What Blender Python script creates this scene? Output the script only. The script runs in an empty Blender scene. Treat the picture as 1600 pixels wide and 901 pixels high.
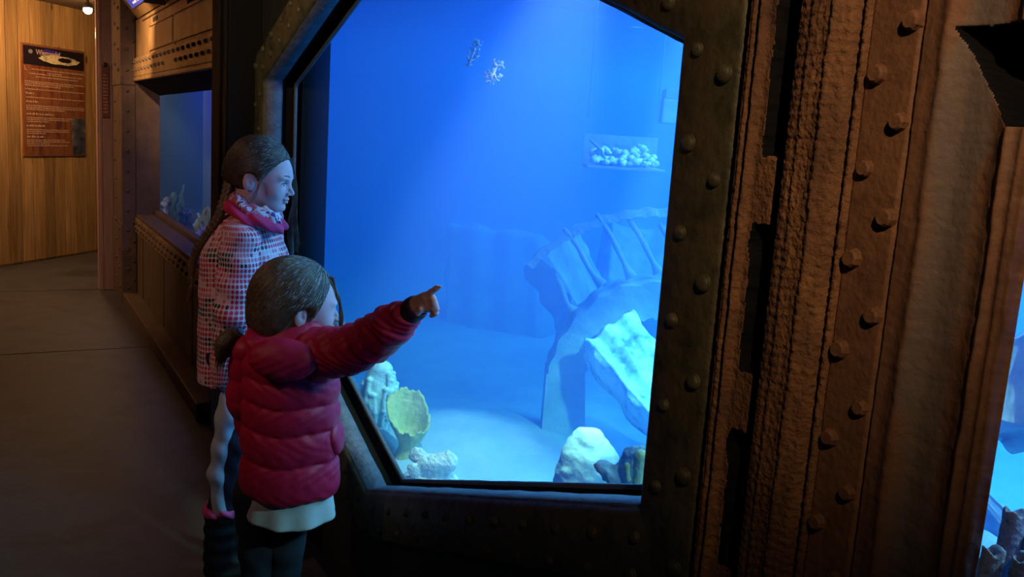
import bpy, bmesh, math, random
import numpy as np
from mathutils import Vector, Matrix
rng = np.random.RandomState(7); random.seed(7)
PI = math.pi
scn = bpy.context.scene
COL = scn.collection
R = math.radians

# ------------------------------------------------------------------ camera
F = 1400.0
def cam_setup():
    dn = np.array([260-800, 8750-450.5, F]); dn /= np.linalg.norm(dn)
    fw = np.array([0, 0, 1.]); fh = fw-dn*(fw@dn); fh /= np.linalg.norm(fh)
    r = np.cross(dn, fh)
    a = R(30.)
    Fw = np.array([math.sin(a), math.cos(a), 0]); Rw = np.array([math.cos(a), -math.sin(a), 0]); U = np.array([0, 0, 1.])
    return np.outer(Rw, r)+np.outer(Fw, fh)+np.outer(U, -dn), Rw, Fw
CM, RW, FW = cam_setup()
CC = np.array([-.9, 0, 1.46])
def ray(px, py): return CM @ np.array([px-800, py-450.5, F])
def hit(px, py, axis, val):
    v = ray(px, py); return CC+v*(val-CC[axis])/v[axis]
def dist(px, py, d):
    v = ray(px, py); return CC+v*d/(v@FW)
def L(px, py, d):            # in the viewer-aligned horizontal frame: right, forward, up
    p = dist(px, py, d)-CC
    return np.array([p@RW, p@FW, p[2]+CC[2]])
def toworld(l): return np.array([CC[0], CC[1], 0])+RW*l[0]+FW*l[1]+np.array([0, 0, l[2]])

cd = bpy.data.cameras.new('camera'); cam = bpy.data.objects.new('camera', cd); COL.objects.link(cam)
m = Matrix.Identity(4)
for i in range(3):
    m[i][0] = CM[i, 0]; m[i][1] = -CM[i, 1]; m[i][2] = -CM[i, 2]; m[i][3] = CC[i]
cam.matrix_world = m
cd.sensor_width = 36; cd.lens = F/1600*36; cd.clip_start = .02; cd.clip_end = 60
scn.camera = cam

# ------------------------------------------------------------------ helpers
def tag(o, label=None, cat=None, group=None, kind=None):
    if label: o['label'] = label
    if cat: o['category'] = cat
    if group: o['group'] = group
    if kind: o['kind'] = kind
    return o
def empty(name, loc=(0, 0, 0), rz=0, **k):
    o = bpy.data.objects.new(name, None); COL.objects.link(o); o.location = loc; o.rotation_euler = (0, 0, rz)
    o.empty_display_size = .05
    return tag(o, **k)
def mobj(name, verts, faces, mat, parent=None, smooth=False, **k):
    me = bpy.data.meshes.new(name)
    me.from_pydata([tuple(v) for v in verts], [], [tuple(f) for f in faces])
    me.update()
    if smooth: me.polygons.foreach_set('use_smooth', [True]*len(me.polygons))
    if mat: me.materials.append(mat)
    o = bpy.data.objects.new(name, me); COL.objects.link(o)
    if parent: o.parent = parent
    return tag(o, **k)
def bobj(name, bm, mat, parent=None, smooth=False, **k):
    me = bpy.data.meshes.new(name); bm.to_mesh(me); bm.free()
    if smooth: me.polygons.foreach_set('use_smooth', [True]*len(me.polygons))
    if mat: me.materials.append(mat)
    o = bpy.data.objects.new(name, me); COL.objects.link(o)
    if parent: o.parent = parent
    return tag(o, **k)
def bbox(bm, x0, x1, y0, y1, z0, z1, bev=0, M=None):
    t = bmesh.new(); bmesh.ops.create_cube(t, size=1)
    for v in t.verts: v.co = Vector(((x0+x1)/2+v.co.x*(x1-x0), (y0+y1)/2+v.co.y*(y1-y0), (z0+z1)/2+v.co.z*(z1-z0)))
    if bev: bmesh.ops.bevel(t, geom=t.edges[:], offset=bev, segments=2, affect='EDGES', profile=.5)
    if M is not None: bmesh.ops.transform(t, matrix=M, verts=t.verts)
    tm = bpy.data.meshes.new('t'); t.to_mesh(tm); t.free(); bm.from_mesh(tm); bpy.data.meshes.remove(tm)
def boxo(name, x0, x1, y0, y1, z0, z1, mat, parent=None, bev=0, **k):
    bm = bmesh.new(); bbox(bm, x0, x1, y0, y1, z0, z1, bev); return bobj(name, bm, mat, parent, **k)
def tube(pts, rad, n=8, cap=True):
    pts = [Vector(p) for p in pts]; V = []; Fc = []
    if not hasattr(rad, '__len__'): rad = [rad]*len(pts)
    up = Vector((.13, .2, 1)).normalized()
    for i, p in enumerate(pts):
        t = (pts[min(i+1, len(pts)-1)]-pts[max(i-1, 0)]).normalized()
        a = t.cross(up)
        if a.length < 1e-3: a = t.cross(Vector((1, 0, 0)))
        a.normalize(); b = t.cross(a).normalized(); up = a.cross(t).normalized()
        for k in range(n):
            q = 2*PI*k/n; V.append(p+(a*math.cos(q)+b*math.sin(q))*rad[i])
    for i in range(len(pts)-1):
        for k in range(n):
            Fc.append((i*n+k, i*n+(k+1) % n, (i+1)*n+(k+1) % n, (i+1)*n+k))
    if cap: Fc.append(tuple(range(n-1, -1, -1))); Fc.append(tuple((len(pts)-1)*n+k for k in range(n)))
    return V, Fc
class MB:
    def __init__(s): s.V = []; s.F = []
    def add(s, vf):
        b = len(s.V); s.V += [tuple(v) for v in vf[0]]; s.F += [tuple(i+b for i in f) for f in vf[1]]; return s
    def build(s, name, mat, parent=None, smooth=True, **k): return mobj(name, s.V, s.F, mat, parent, smooth, **k)

# ---------------- signed distance sculpting
def surfnet(fn, lo, hi, h):
    lo = np.array(lo, float); hi = np.array(hi, float)
    n = np.ceil((hi-lo)/h).astype(int)+1
    X, Y, Z = np.meshgrid(*[lo[i]+np.arange(n[i])*h for i in range(3)], indexing='ij')
    V = fn(X, Y, Z).astype(np.float32)
    V[0], V[-1] = 1, 1; V[:, 0], V[:, -1] = 1, 1; V[:, :, 0], V[:, :, -1] = 1, 1
    S = V < 0
    c = tuple(k-1 for k in n)
    pos = np.zeros(c+(3,), np.float32); cnt = np.zeros(c, np.float32)
    for ax in range(3):
        o1, o2 = [a for a in range(3) if a != ax]
        for j in (0, 1):
            for k in (0, 1):
                sl = [None]*3; sl[o1] = slice(j, n[o1]-1+j); sl[o2] = slice(k, n[o2]-1+k)
                s0 = list(sl); s1 = list(sl); s0[ax] = slice(0, n[ax]-1); s1[ax] = slice(1, n[ax])
                a = V[tuple(s0)]; b = V[tuple(s1)]; mk = (a < 0) != (b < 0)
                t = np.where(mk, a/np.where(mk, a-b, 1), 0)
                pos[..., ax] += t; pos[..., o1] += mk*j; pos[..., o2] += mk*k; cnt += mk
    act = cnt > 0
    idx = -np.ones(c, int); idx[act] = np.arange(act.sum())
    ii = np.argwhere(act)
    P = lo+(ii+pos[act]/cnt[act][:, None])*h
    faces = []
    for ax in range(3):
        o1, o2 = (ax+1) % 3, (ax+2) % 3
        s0 = [slice(1, n[i]-1) for i in range(3)]; s0[ax] = slice(0, n[ax]-1)
        s1 = list(s0); s1[ax] = slice(1, n[ax])
        a = S[tuple(s0)]; b = S[tuple(s1)]
        for flip, mk in ((False, a & ~b), (True, b & ~a)):
            g = np.argwhere(mk)
            if not len(g): continue
            for i in range(3):
                if i != ax: g[:, i] += 1
            e1 = np.zeros(3, int); e1[o1] = 1; e2 = np.zeros(3, int); e2[o2] = 1
            q = [idx[tuple((g-d).T)] for d in (e1+e2, e2, e1*0, e1)]
            q = np.stack(q, 1)
            if flip: q = q[:, ::-1]
            faces.append(q)
    return P, np.concatenate(faces)
def caps(P, a, b, ra, rb=None):
    rb = ra if rb is None else rb
    a = np.array(a, float); b = np.array(b, float); d = b-a
    px, py, pz = P[0]-a[0], P[1]-a[1], P[2]-a[2]
    t = np.clip((px*d[0]+py*d[1]+pz*d[2])/max(d@d, 1e-9), 0, 1)
    return np.sqrt((px-d[0]*t)**2+(py-d[1]*t)**2+(pz-d[2]*t)**2)-(ra+(rb-ra)*t)
def ell(P, c, r, yaw=0, pitch=0, roll=0):
    x, y, z = P[0]-c[0], P[1]-c[1], P[2]-c[2]
    if yaw: ca, sa = math.cos(yaw), math.sin(yaw); x, y = x*ca+y*sa, -x*sa+y*ca
    if pitch: ca, sa = math.cos(pitch), math.sin(pitch); x, z = x*ca+z*sa, -x*sa+z*ca
    if roll: ca, sa = math.cos(roll), math.sin(roll); y, z = y*ca+z*sa, -y*sa+z*ca
    k0 = np.sqrt((x/r[0])**2+(y/r[1])**2+(z/r[2])**2)+1e-9
    k1 = np.sqrt((x/r[0]**2)**2+(y/r[1]**2)**2+(z/r[2]**2)**2)+1e-9
    return k0*(k0-1)/k1
def smin(a, b, k):
    h = np.clip(.5+.5*(b-a)/k, 0, 1); return b+(a-b)*h-k*h*(1-h)
def smax(a, b, k): return -smin(-a, -b, k)
def chain(P, pts, rs, k=.01):
    d = None
    for i in range(len(pts)-1):
        c = caps(P, pts[i], pts[i+1], rs[i], rs[i+1]); d = c if d is None else smin(d, c, k)
    return d
def vnoise(x, y, z, f=1., seed=0):
    x = x*f; y = y*f; z = z*f
    return (np.sin(x*1.7+seed+1.3*np.sin(y*1.1+seed*2))+np.sin(y*2.1+1.7*seed+1.1*np.sin(z*1.3+1))+np.sin(z*1.9+2.3+seed+1.2*np.sin(x*1.5+2)))/3
def fnoise(x, y, z, f=1., seed=0, o=3):
    s = 0; a = 1.
    for i in range(o): s = s+a*vnoise(x+.3*i*y, y+.2*i*z, z+.25*i*x, f, seed+i*3.1); f *= 2.1; a *= .5
    return s/1.75

# ---------------- materials
def newmat(name):
    mt = bpy.data.materials.new(name); mt.use_nodes = True; nt = mt.node_tree
    return mt, nt, nt.nodes['Principled BSDF']
def nd(nt, t, **k):
    n = nt.nodes.new(t)
    for a, b in k.items(): setattr(n, a, b)
    return n
def mat(name, col, rough=.6, metal=0., spec=.5, cols=None, scale=8., bump=0., bscale=60., detail=4., stretch=None, streak=0, ramp=(.35, .65), alpha=None):
    mt, nt, p = newmat(name); lk = nt.links.new
    p.inputs['Base Color'].default_value = (*col, 1); p.inputs['Roughness'].default_value = rough
    p.inputs['Metallic'].default_value = metal; p.inputs['Specular IOR Level'].default_value = spec
    tc = nd(nt, 'ShaderNodeTexCoord'); mp = nd(nt, 'ShaderNodeMapping'); lk(tc.outputs['Object'], mp.inputs[0])
    if stretch: mp.inputs['Scale'].default_value = stretch
    if cols:
        nz = nd(nt, 'ShaderNodeTexNoise'); nz.inputs['Scale'].default_value = scale; nz.inputs['Detail'].default_value = detail; nz.inputs['Roughness'].default_value = .65
        lk(mp.outputs[0], nz.inputs['Vector'])
        cr = nd(nt, 'ShaderNodeValToRGB'); lk(nz.outputs[0], cr.inputs[0])
        allc = [col]+list(cols); e = cr.color_ramp.elements
        while len(e) < len(allc): e.new(.5)
        for i, c in enumerate(allc):
            e[i].position = ramp[0]+(ramp[1]-ramp[0])*i/(len(allc)-1); e[i].color = (*c, 1)
        lk(cr.outputs[0], p.inputs['Base Color'])
    if bump:
        nb = nd(nt, 'ShaderNodeTexNoise'); nb.inputs['Scale'].default_value = bscale; nb.inputs['Detail'].default_value = 5; lk(tc.outputs['Object'], nb.inputs['Vector'])
        b = nd(nt, 'ShaderNodeBump'); b.inputs['Strength'].default_value = 1; b.inputs['Distance'].default_value = bump; lk(nb.outputs[0], b.inputs['Height']); lk(b.outputs[0], p.inputs['Normal'])
    return mt
def emis(name, col, s):
    mt, nt, p = newmat(name); p.inputs['Base Color'].default_value = (*col, 1); p.inputs['Emission Color'].default_value = (*col, 1); p.inputs['Emission Strength'].default_value = s; return mt

M = {}
M['olive'] = mat('olive_steel', (.022, .020, .010), .6, .2, cols=[(.066, .058, .027), (.10, .060, .032)], scale=14, bump=.004, bscale=45, ramp=(.3, .75))
M['reveal'] = mat('reveal_paint', (.040, .046, .060), .6, .0, cols=[(.075, .082, .105)], scale=20, bump=.004, bscale=70)
M['black'] = mat('black_rubber_and_shade', (.004, .004, .005), .8, spec=.1)
M['darksteel'] = mat('dark_steel', (.010, .009, .008), .6, .1, cols=[(.022, .019, .015)], scale=12, bump=.002)
M['shadesteel'] = mat('shaded_black_steel', (.004, .0035, .003), .75, .0, spec=.2, bump=.002)  # the post's shadow is put into this near-black base colour
M['lip'] = mat('grey_lip', (.06, .065, .075), .45, .2, bump=.002, bscale=90)
M['rust'] = mat('rusty_cast', (.07, .035, .020), .8, .0, spec=.25, cols=[(.16, .075, .035), (.28, .135, .055)], scale=16, bump=.006, bscale=120, detail=8, stretch=(1, 1, .45), ramp=(.3, .72))
M['rustfine'] = mat('rusty_plate', (.11, .052, .028), .65, .0, spec=.3, cols=[(.16, .074, .036), (.20, .095, .045)], scale=22, bump=.002, bscale=110, detail=8, ramp=(.3, .7))
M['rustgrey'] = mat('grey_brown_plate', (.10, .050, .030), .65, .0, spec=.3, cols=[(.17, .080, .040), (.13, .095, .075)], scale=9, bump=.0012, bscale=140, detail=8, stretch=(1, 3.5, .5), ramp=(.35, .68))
def grey_band(mt, y0, y1, col):
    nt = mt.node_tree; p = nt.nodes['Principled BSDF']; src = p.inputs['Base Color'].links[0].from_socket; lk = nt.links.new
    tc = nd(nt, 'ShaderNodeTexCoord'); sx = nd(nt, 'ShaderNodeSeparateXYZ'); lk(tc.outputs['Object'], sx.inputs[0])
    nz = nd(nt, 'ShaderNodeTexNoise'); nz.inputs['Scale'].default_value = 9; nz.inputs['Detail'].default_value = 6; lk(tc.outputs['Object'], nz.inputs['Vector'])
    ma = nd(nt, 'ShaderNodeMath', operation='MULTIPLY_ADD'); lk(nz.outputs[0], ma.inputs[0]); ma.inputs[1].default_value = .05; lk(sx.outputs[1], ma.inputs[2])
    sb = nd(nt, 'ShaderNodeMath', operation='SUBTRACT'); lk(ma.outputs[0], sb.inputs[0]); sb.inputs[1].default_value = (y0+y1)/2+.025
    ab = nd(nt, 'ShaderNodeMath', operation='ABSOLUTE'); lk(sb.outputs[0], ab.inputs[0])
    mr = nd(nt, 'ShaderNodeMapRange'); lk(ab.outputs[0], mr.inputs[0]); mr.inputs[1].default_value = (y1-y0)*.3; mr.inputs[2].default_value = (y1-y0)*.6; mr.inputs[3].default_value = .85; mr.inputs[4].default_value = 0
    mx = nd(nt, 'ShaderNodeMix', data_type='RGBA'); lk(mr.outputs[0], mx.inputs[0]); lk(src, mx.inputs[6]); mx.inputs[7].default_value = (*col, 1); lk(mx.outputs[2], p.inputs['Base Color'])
grey_band(M['rustgrey'], .575, .625, (.12, .095, .08))  # greyer band mixed in along the middle of the plate
M['bronze'] = mat('bronze_paint', (.26, .15, .06), .5, .1, cols=[(.42, .26, .11)], scale=5, bump=.002, bscale=70)
M['seam'] = mat('dark_seam', (.02, .010, .006), .8)
M['brownsteel'] = mat('brown_steel', (.10, .065, .045), .6, .1, cols=[(.16, .10, .07)], scale=9, bump=.002)
M['panel'] = mat('brown_panel', (.11, .07, .035), .6, .05, cols=[(.17, .11, .055)], scale=9, bump=.002)
M['jamb'] = mat('pink_wood', (.36, .20, .15), .55, cols=[(.45, .27, .20)], scale=6, stretch=(8, 8, .6))
M['ceil'] = mat('ceiling_paint', (.10, .06, .035), .8)
M['dark'] = mat('dark_paint', (.02, .018, .016), .9)
M['concrete'] = mat('floor_concrete', (.032, .028, .027), .6, cols=[(.066, .058, .053), (.046, .041, .039)], scale=2.2, bump=.0015, bscale=40, detail=8)
M['tankwall'] = mat('tank_blue_wall', (.10, .22, .5), .9)
M['sand'] = mat('tank_sand', (.32, .45, .55), .95, cols=[(.42, .55, .62)], scale=6, bump=.003, bscale=25)
M['violet'] = mat('violet_wall', (.10, .10, .30), .9)
M['violet2'] = mat('pale_violet_wall', (.30, .26, .55), .9)
M['pine'] = None

def pane_mat():
    mt = bpy.data.materials.new('clear_acrylic'); mt.use_nodes = True; nt = mt.node_tree; nt.nodes.clear()
    o = nd(nt, 'ShaderNodeOutputMaterial'); t = nd(nt, 'ShaderNodeBsdfTransparent'); t.inputs[0].default_value = (.95, .98, 1, 1)
    nt.links.new(t.outputs[0], o.inputs[0]); return mt
M['pane'] = pane_mat()
def water_mat(sc=.16, ab=.12):
    mt = bpy.data.materials.new('clear_sea_water'); mt.use_nodes = True; nt = mt.node_tree; nt.nodes.clear()
    o = nd(nt, 'ShaderNodeOutputMaterial'); s = nd(nt, 'ShaderNodeVolumeScatter'); a = nd(nt, 'ShaderNodeVolumeAbsorption'); ad = nd(nt, 'ShaderNodeAddShader')
    s.inputs['Color'].default_value = (.12, .27, 1, 1); s.inputs['Density'].default_value = sc; s.inputs['Anisotropy'].default_value = 0
    a.inputs['Color'].default_value = (.0, .62, .97, 1); a.inputs['Density'].default_value = ab
    nt.links.new(s.outputs[0], ad.inputs[0]); nt.links.new(a.outputs[0], ad.inputs[1]); nt.links.new(ad.outputs[0], o.inputs['Volume']); return mt
M['water'] = water_mat(.50, .60)

# ---------------- rivets
def dome(r, h, n=12, rings=4, base=.35, flat=False):
    V = []; Fc = []
    prof = [(r*1.0, 0), (r*1.0, h*base)]+[(r*.96*math.cos(a), h*base+h*(1-base)*math.sin(a)) for a in [PI/2*i/rings for i in range(rings)]]
    if flat: prof = [(r*1.1, 0), (r, h*.35), (r*.93, h*.75), (r*.74, h)]
    for (q, x) in prof:
        for k in range(n): V.append((-x, q*math.cos(2*PI*k/n), q*math.sin(2*PI*k/n)))
    for i in range(len(prof)-1):
        for k in range(n): Fc.append((i*n+k, i*n+(k+1) % n, (i+1)*n+(k+1) % n, (i+1)*n+k))
    V.append((-h, 0, 0)); b = (len(prof)-1)*n
    for k in range(n): Fc.append((b+k, b+(k+1) % n, len(V)-1))
    return V, [f[::-1] for f in Fc]
def rivet_proto(r, h, mt, n=12, flat=False):
    V, Fc = dome(r, h, n, flat=flat); me = bpy.data.meshes.new('rivet'); me.from_pydata(V, [], Fc); me.update()
    me.polygons.foreach_set('use_smooth', [not flat]*len(me.polygons)); me.materials.append(mt)
    def put(parent, x, y, z, s=1, rot=(0, 0, 0)):
        o = bpy.data.objects.new('rivet', me); COL.objects.link(o); o.parent = parent
        o.location = (x, y, z); o.scale = (s, s, s); o.rotation_euler = (random.uniform(0, 3)+rot[0], rot[1], rot[2]); return o
    return put
riv_olive = rivet_proto(.013, .011, M['olive']); riv_rust = rivet_proto(.0115, .012, M['rustfine'], 9, True)
riv_bronze = rivet_proto(.012, .016, M['brownsteel'], 8); riv_brown = rivet_proto(.014, .014, M['brownsteel'], 8)

# ------------------------------------------------------------------ room
def hexp(o, yc=2.35, zc=1.245):
    w = 1.25+o; A = .835+o*1.065; c = A-.367*w
    return [(yc-w, zc-c), (yc, zc-A), (yc+w, zc-c), (yc+w, zc+c), (yc, zc+A), (yc-w, zc+c)]
def hexloft(prof, seg=40, jit=0.):
    V = []; Fc = []; loops = []
    for pi, (o, x) in enumerate(prof):
        hp = hexp(o); lp = []
        for i in range(6):
            a, b = hp[i], hp[(i+1) % 6]
            for k in range(seg):
                t = k/seg; y = a[0]+(b[0]-a[0])*t; z = a[1]+(b[1]-a[1])*t
                if jit and k: j = jit*float(fnoise(np.array(y), np.array(z), np.array(x*3), 23, pi)); x2 = x+j; y += j*.7; z += j
                else: x2 = x
                lp.append(len(V)); V.append((x2, y, z))
        loops.append(lp)
    n = seg*6
    for i in range(len(prof)-1):
        for k in range(n): Fc.append((loops[i][k], loops[i][(k+1) % n], loops[i+1][(k+1) % n], loops[i+1][k]))
    return V, Fc

# floor
bm = bmesh.new()
bbox(bm, -2.6, .0, -1.6, 5.935, -.1, 0); bbox(bm, -2.6, .0, 5.95, 8.02, -.1, 0.0); bbox(bm, -2.6, 1.5, 8.035, 11.5, -.1, 0)
bbox(bm, -2.6, 0, 5.93, 5.96, -.1, -.012); bbox(bm, -2.6, 1.5, 8.01, 8.04, -.1, -.012)
bobj('floor', bm, M['concrete'], kind='structure')
boxo('ceiling', -2.6, 1.5, -1.6, 11.5, 2.42, 2.5, M['ceil'], kind='structure')
boxo('wall_left', -2.7, -2.6, -1.6, 11.5, 0, 2.5, M['dark'], kind='structure')
boxo('wall_front', -2.7, .0, -1.7, -1.6, 0, 2.5, M['dark'], kind='structure')
# wall carrying the windows
mb = MB(); hp = hexp(.02)
rect = [(.96, 0), (2.35, 0), (3.95, 0), (3.95, 2.45), (2.35, 2.45), (.96, 2.45)]
V = []; Fc = []
for x in (.03, .14):
    V += [(x, *p) for p in hp]+[(x, *p) for p in rect]
for i in range(6):
    j = (i+1) % 6
    Fc.append((i, j, 6+j, 6+i)); Fc.append((12+i, 18+i, 18+j, 12+j))
mb.add((V, Fc))
wall = mb.build('wall_right', M['darksteel'], smooth=False, kind='structure')
bm = bmesh.new()
bbox(bm, .03, .16, -1.6, .533, 0, .45); bbox(bm, .03, .16, -1.6, .533, 2.05, 2.45); bbox(bm, .03, .16, -1.6, -.9, .45, 2.05)
bbox(bm, .135, .16, .72, .96, 0, 2.45); bbox(bm, .02, .16, 3.9, 8.0, 0, .66); bbox(bm, .02, .16, 3.9, 8.0, 1.72, 2.45)
bobj('wall_right_ends', bm, M['darksteel'], kind='structure')

# window 1 : hexagonal tank window
w1 = empty('window_1', (0, 0, 0), kind='structure', label='big hexagonal steel framed aquarium window the two girls look into', cat='window')
mb = MB(); mb.add(hexloft([(.135, .03), (.135, .004), (.125, 0), (.01, 0), (.0, .008), (-.004, .062), (.0, .07)], 60, .0022))
mb.build('frame', M['olive'], w1)
mb = MB(); mb.add(hexloft([(.0, .010), (-.006, .012), (-.010, .070), (.002, .078)], 60, .0015)); mb.build('reveal', M['reveal'], w1)
mb = MB(); mb.add(hexloft([(.004, .07), (.02, .075), (.02, .118), (-.018, .12)], 20)); mb.build('rubber_seal', M['black'], w1)
mb = MB(); mb.add(hexloft([(-.012, .119), (-.020, .119), (-.022, .122), (-.022, .131), (-.006, .134)], 40, .001)); mb.build('inner_lip', M['lip'], w1)
hp = hexp(-.0); mobj('pane', [(.135, *p) for p in hp], [(5, 4, 3, 2, 1, 0)], M['pane'], w1)
boxo('jamb', .152, .262, 3.585, 3.64, 0, 2.42, M['black'], w1)
# rivets round the flange: two staggered rows
hin, hout = hexp(.045), hexp(.108)
for ei, (a, b, c, d) in enumerate([(hin[i], hin[(i+1) % 6], hout[i], hout[(i+1) % 6]) for i in range(6)]):
    ln = math.hypot(b[0]-a[0], b[1]-a[1]); n = max(2, int(ln/.125))
    for k in range(n):
        t = (k+.35)/n; riv_olive(w1, 0, a[0]+(b[0]-a[0])*t, a[1]+(b[1]-a[1])*t, random.uniform(.8, 1.1))
        t = (k+.85)/n; riv_olive(w1, 0, c[0]+(d[0]-c[0])*t, c[1]+(d[1]-c[1])*t, random.uniform(.8, 1.1))

# window 3 : right hand tank window pane
w3 = empty('window_3', (0, 0, 0), kind='structure')
mobj('pane', [(.15, -.9, .45), (.15, .70, .45), (.15, .70, 2.05), (.15, -.9, 2.05)], [(0, 1, 2, 3)], M['pane'], w3)

# dark post between the two windows
ps = empty('steel_post', (0, 3.82, 0), label='steel post, shadow put into its black colour, between the hexagonal and far tank windows', cat='post')
bm = bmesh.new(); bbox(bm, -.10, .03, -.07, .1, 0, 2.42, .004); bobj('column', bm, M['shadesteel'], ps)
bm = bmesh.new(); bbox(bm, -.108, -.1, -.06, -.035, 0, 2.42, .002); bbox(bm, -.108, -.1, .06, .085, 0, 2.42, .002); bobj('edge_strip', bm, M['shadesteel'], ps)
boxo('wall_stub', -.04, .16, 3.93, 4.38, 0, 2.42, M['shadesteel'], kind='structure')

# riveted far post at the doorway
fp = empty('steel_post', (0, 7.7, 0), label='brown riveted steel post beside the doorway at the far end', cat='post')
bm = bmesh.new(); bbox(bm, -.10, .0, -.30, .3, 0, 1.66, .006); bbox(bm, -.106, .0, -.306, .3, 1.66, 2.42, .006); bbox(bm, -.106, .0, -.306, .3, 0, .62, .006)
bobj('column', bm, M['brownsteel'], fp)
for z in np.arange(.12, 2.4, .15):
    riv_brown(fp, -.06, -.306 if (z > 1.66 or z < .62) else -.30, z, .9, (0, 0, PI/2))
    if z > 1.66 or z < .62: riv_brown(fp, -.02, -.306, z+.06, .9, (0, 0, PI/2)); riv_brown(fp, -.106, .0, z+.05, .9); riv_brown(fp, -.106, -.22, z, .9)
    else: riv_brown(fp, -.10, .08, z+.07, .9)

# doorway jamb, far wall of pine planks
bm = bmesh.new(); bbox(bm, -.215, -.10, 8.0, 8.10, 0, 2.42, .004); bbox(bm, -.20, -.18, 7.99, 8.0, 0, 2.42, .002); bobj('door_1', bm, M['jamb'], kind='structure')
A0 = np.array([-.926, 9.243]); B0 = np.array([.015, 10.279]); dr = (B0-A0)/np.linalg.norm(B0-A0); nrm = np.array([dr[1], -dr[0]])
PW = math.atan2(dr[1], dr[0])
def pine_mat():
    mt, nt, p = newmat('pine_planks'); lk = nt.links.new
    tc = nd(nt, 'ShaderNodeTexCoord'); sx = nd(nt, 'ShaderNodeSeparateXYZ'); lk(tc.outputs['Object'], sx.inputs[0])
    dv = nd(nt, 'ShaderNodeMath', operation='DIVIDE'); lk(sx.outputs[0], dv.inputs[0]); dv.inputs[1].default_value = .145
    fl = nd(nt, 'ShaderNodeMath', operation='FLOOR'); lk(dv.outputs[0], fl.inputs[0])
    wn = nd(nt, 'ShaderNodeTexWhiteNoise', noise_dimensions='1D'); lk(fl.outputs[0], wn.inputs['W'])
    cb = nd(nt, 'ShaderNodeCombineXYZ'); lk(wn.outputs[0], cb.inputs[1]); mu = nd(nt, 'ShaderNodeMath', operation='MULTIPLY'); lk(sx.outputs[0], mu.inputs[0]); mu.inputs[1].default_value = 22; lk(mu.outputs[0], cb.inputs[0])
    m2 = nd(nt, 'ShaderNodeMath', operation='MULTIPLY'); lk(sx.outputs[2], m2.inputs[0]); m2.inputs[1].default_value = 1.2; lk(m2.outputs[0], cb.inputs[2])
    nz = nd(nt, 'ShaderNodeTexNoise'); nz.inputs['Scale'].default_value = 1.6; nz.inputs['Detail'].default_value = 6; nz.inputs['Distortion'].default_value = .6; lk(cb.outputs[0], nz.inputs['Vector'])
    cr = nd(nt, 'ShaderNodeValToRGB'); lk(nz.outputs[0], cr.inputs[0]); cr.color_ramp.elements[0].position = .3; cr.color_ramp.elements[0].color = (.30, .155, .05, 1); cr.color_ramp.elements[1].position = .7; cr.color_ramp.elements[1].color = (.55, .33, .13, 1)
    hs = nd(nt, 'ShaderNodeHueSaturation'); lk(cr.outputs[0], hs.inputs['Color']); mr = nd(nt, 'ShaderNodeMapRange'); lk(wn.outputs[0], mr.inputs[0]); mr.inputs[3].default_value = .72; mr.inputs[4].default_value = 1.2; lk(mr.outputs[0], hs.inputs['Value'])
    # knots
    vo = nd(nt, 'ShaderNodeTexVoronoi'); vo.inputs['Scale'].default_value = 2.6; mp = nd(nt, 'ShaderNodeMapping'); mp.inputs['Scale'].default_value = (2.2, 1, .9); lk(tc.outputs['Object'], mp.inputs[0]); lk(mp.outputs[0], vo.inputs['Vector'])
    kr = nd(nt, 'ShaderNodeValToRGB'); lk(vo.outputs['Distance'], kr.inputs[0]); kr.color_ramp.elements[0].position = .06; kr.color_ramp.elements[0].color = (.25, .2, .18, 1); kr.color_ramp.elements[1].position = .12; kr.color_ramp.elements[1].color = (1, 1, 1, 1)
    mx = nd(nt, 'ShaderNodeMix', data_type='RGBA', blend_type='MULTIPLY'); mx.inputs[0].default_value = 1; lk(hs.outputs[0], mx.inputs[6]); lk(kr.outputs[0], mx.inputs[7]); lk(mx.outputs[2], p.inputs['Base Color'])
    p.inputs['Roughness'].default_value = .5; return mt
bm = bmesh.new()
for k in range(-16, 12):
    d = random.uniform(0, .004)
    bbox(bm, k*.145+.0035, (k+1)*.145-.0035, 0+d, .03, 0.02, 2.42, .0015)
bbox(bm, -16*.145, 12*.145, .012, .05, .0, 2.42)
pw = bobj('wall_back', bm, pine_mat(), kind='structure'); pw.location = (A0[0], A0[1], 0); pw.rotation_euler = (0, 0, PW)
def pinehit(px, py):        # local coordinates on the plank wall
    v = ray(px, py); n3 = np.array([nrm[0], nrm[1], 0]); t = ((np.array([A0[0], A0[1], 0])-CC)@n3)/(v@n3); p = CC+v*t
    return (p[:2]-A0)@dr, p[2]
# ---------------- poster on the planks
(pu0, pz0), (pu1, pz1), (pu2, pz2), (pu3, pz3) = pinehit(31, 66), pinehit(130, 80), pinehit(134, 244), pinehit(36, 244)
U0, U1 = (pu0+pu3)/2, (pu1+pu2)/2; Z1, Z0 = (pz0+pz1)/2, (pz2+pz3)/2
PWd, PHt = U1-U0, Z1-Z0
po = empty('information_poster', (A0[0]+dr[0]*U0, A0[1]+dr[1]*U0, Z0), PW, label='tall reddish information poster with a picture strip on top, on the plank wall', cat='poster')
M['maroon'] = mat('poster_maroon', (.16, .035, .02), .28, cols=[(.26, .10, .04), (.13, .04, .035)], scale=3.2, stretch=(2.2, 1, .6))
M['ptext'] = mat('poster_text', (.62, .42, .30), .5); M['pdark'] = mat('poster_dark', (.02, .012, .018), .3)
boxo('panel', 0, PWd, -.012, 0, 0, PHt, M['maroon'], po, .002)
boxo('banner', .02, PWd-.02, -.0135, -.012, PHt*.815, PHt-.02, M['pdark'], po)
M['pglow'] = mat('poster_cream', (.55, .43, .20), .4, cols=[(.75, .62, .35), (.20, .20, .12)], scale=9); M['pblue'] = mat('poster_blue', (.05, .03, .28), .4)
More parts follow.
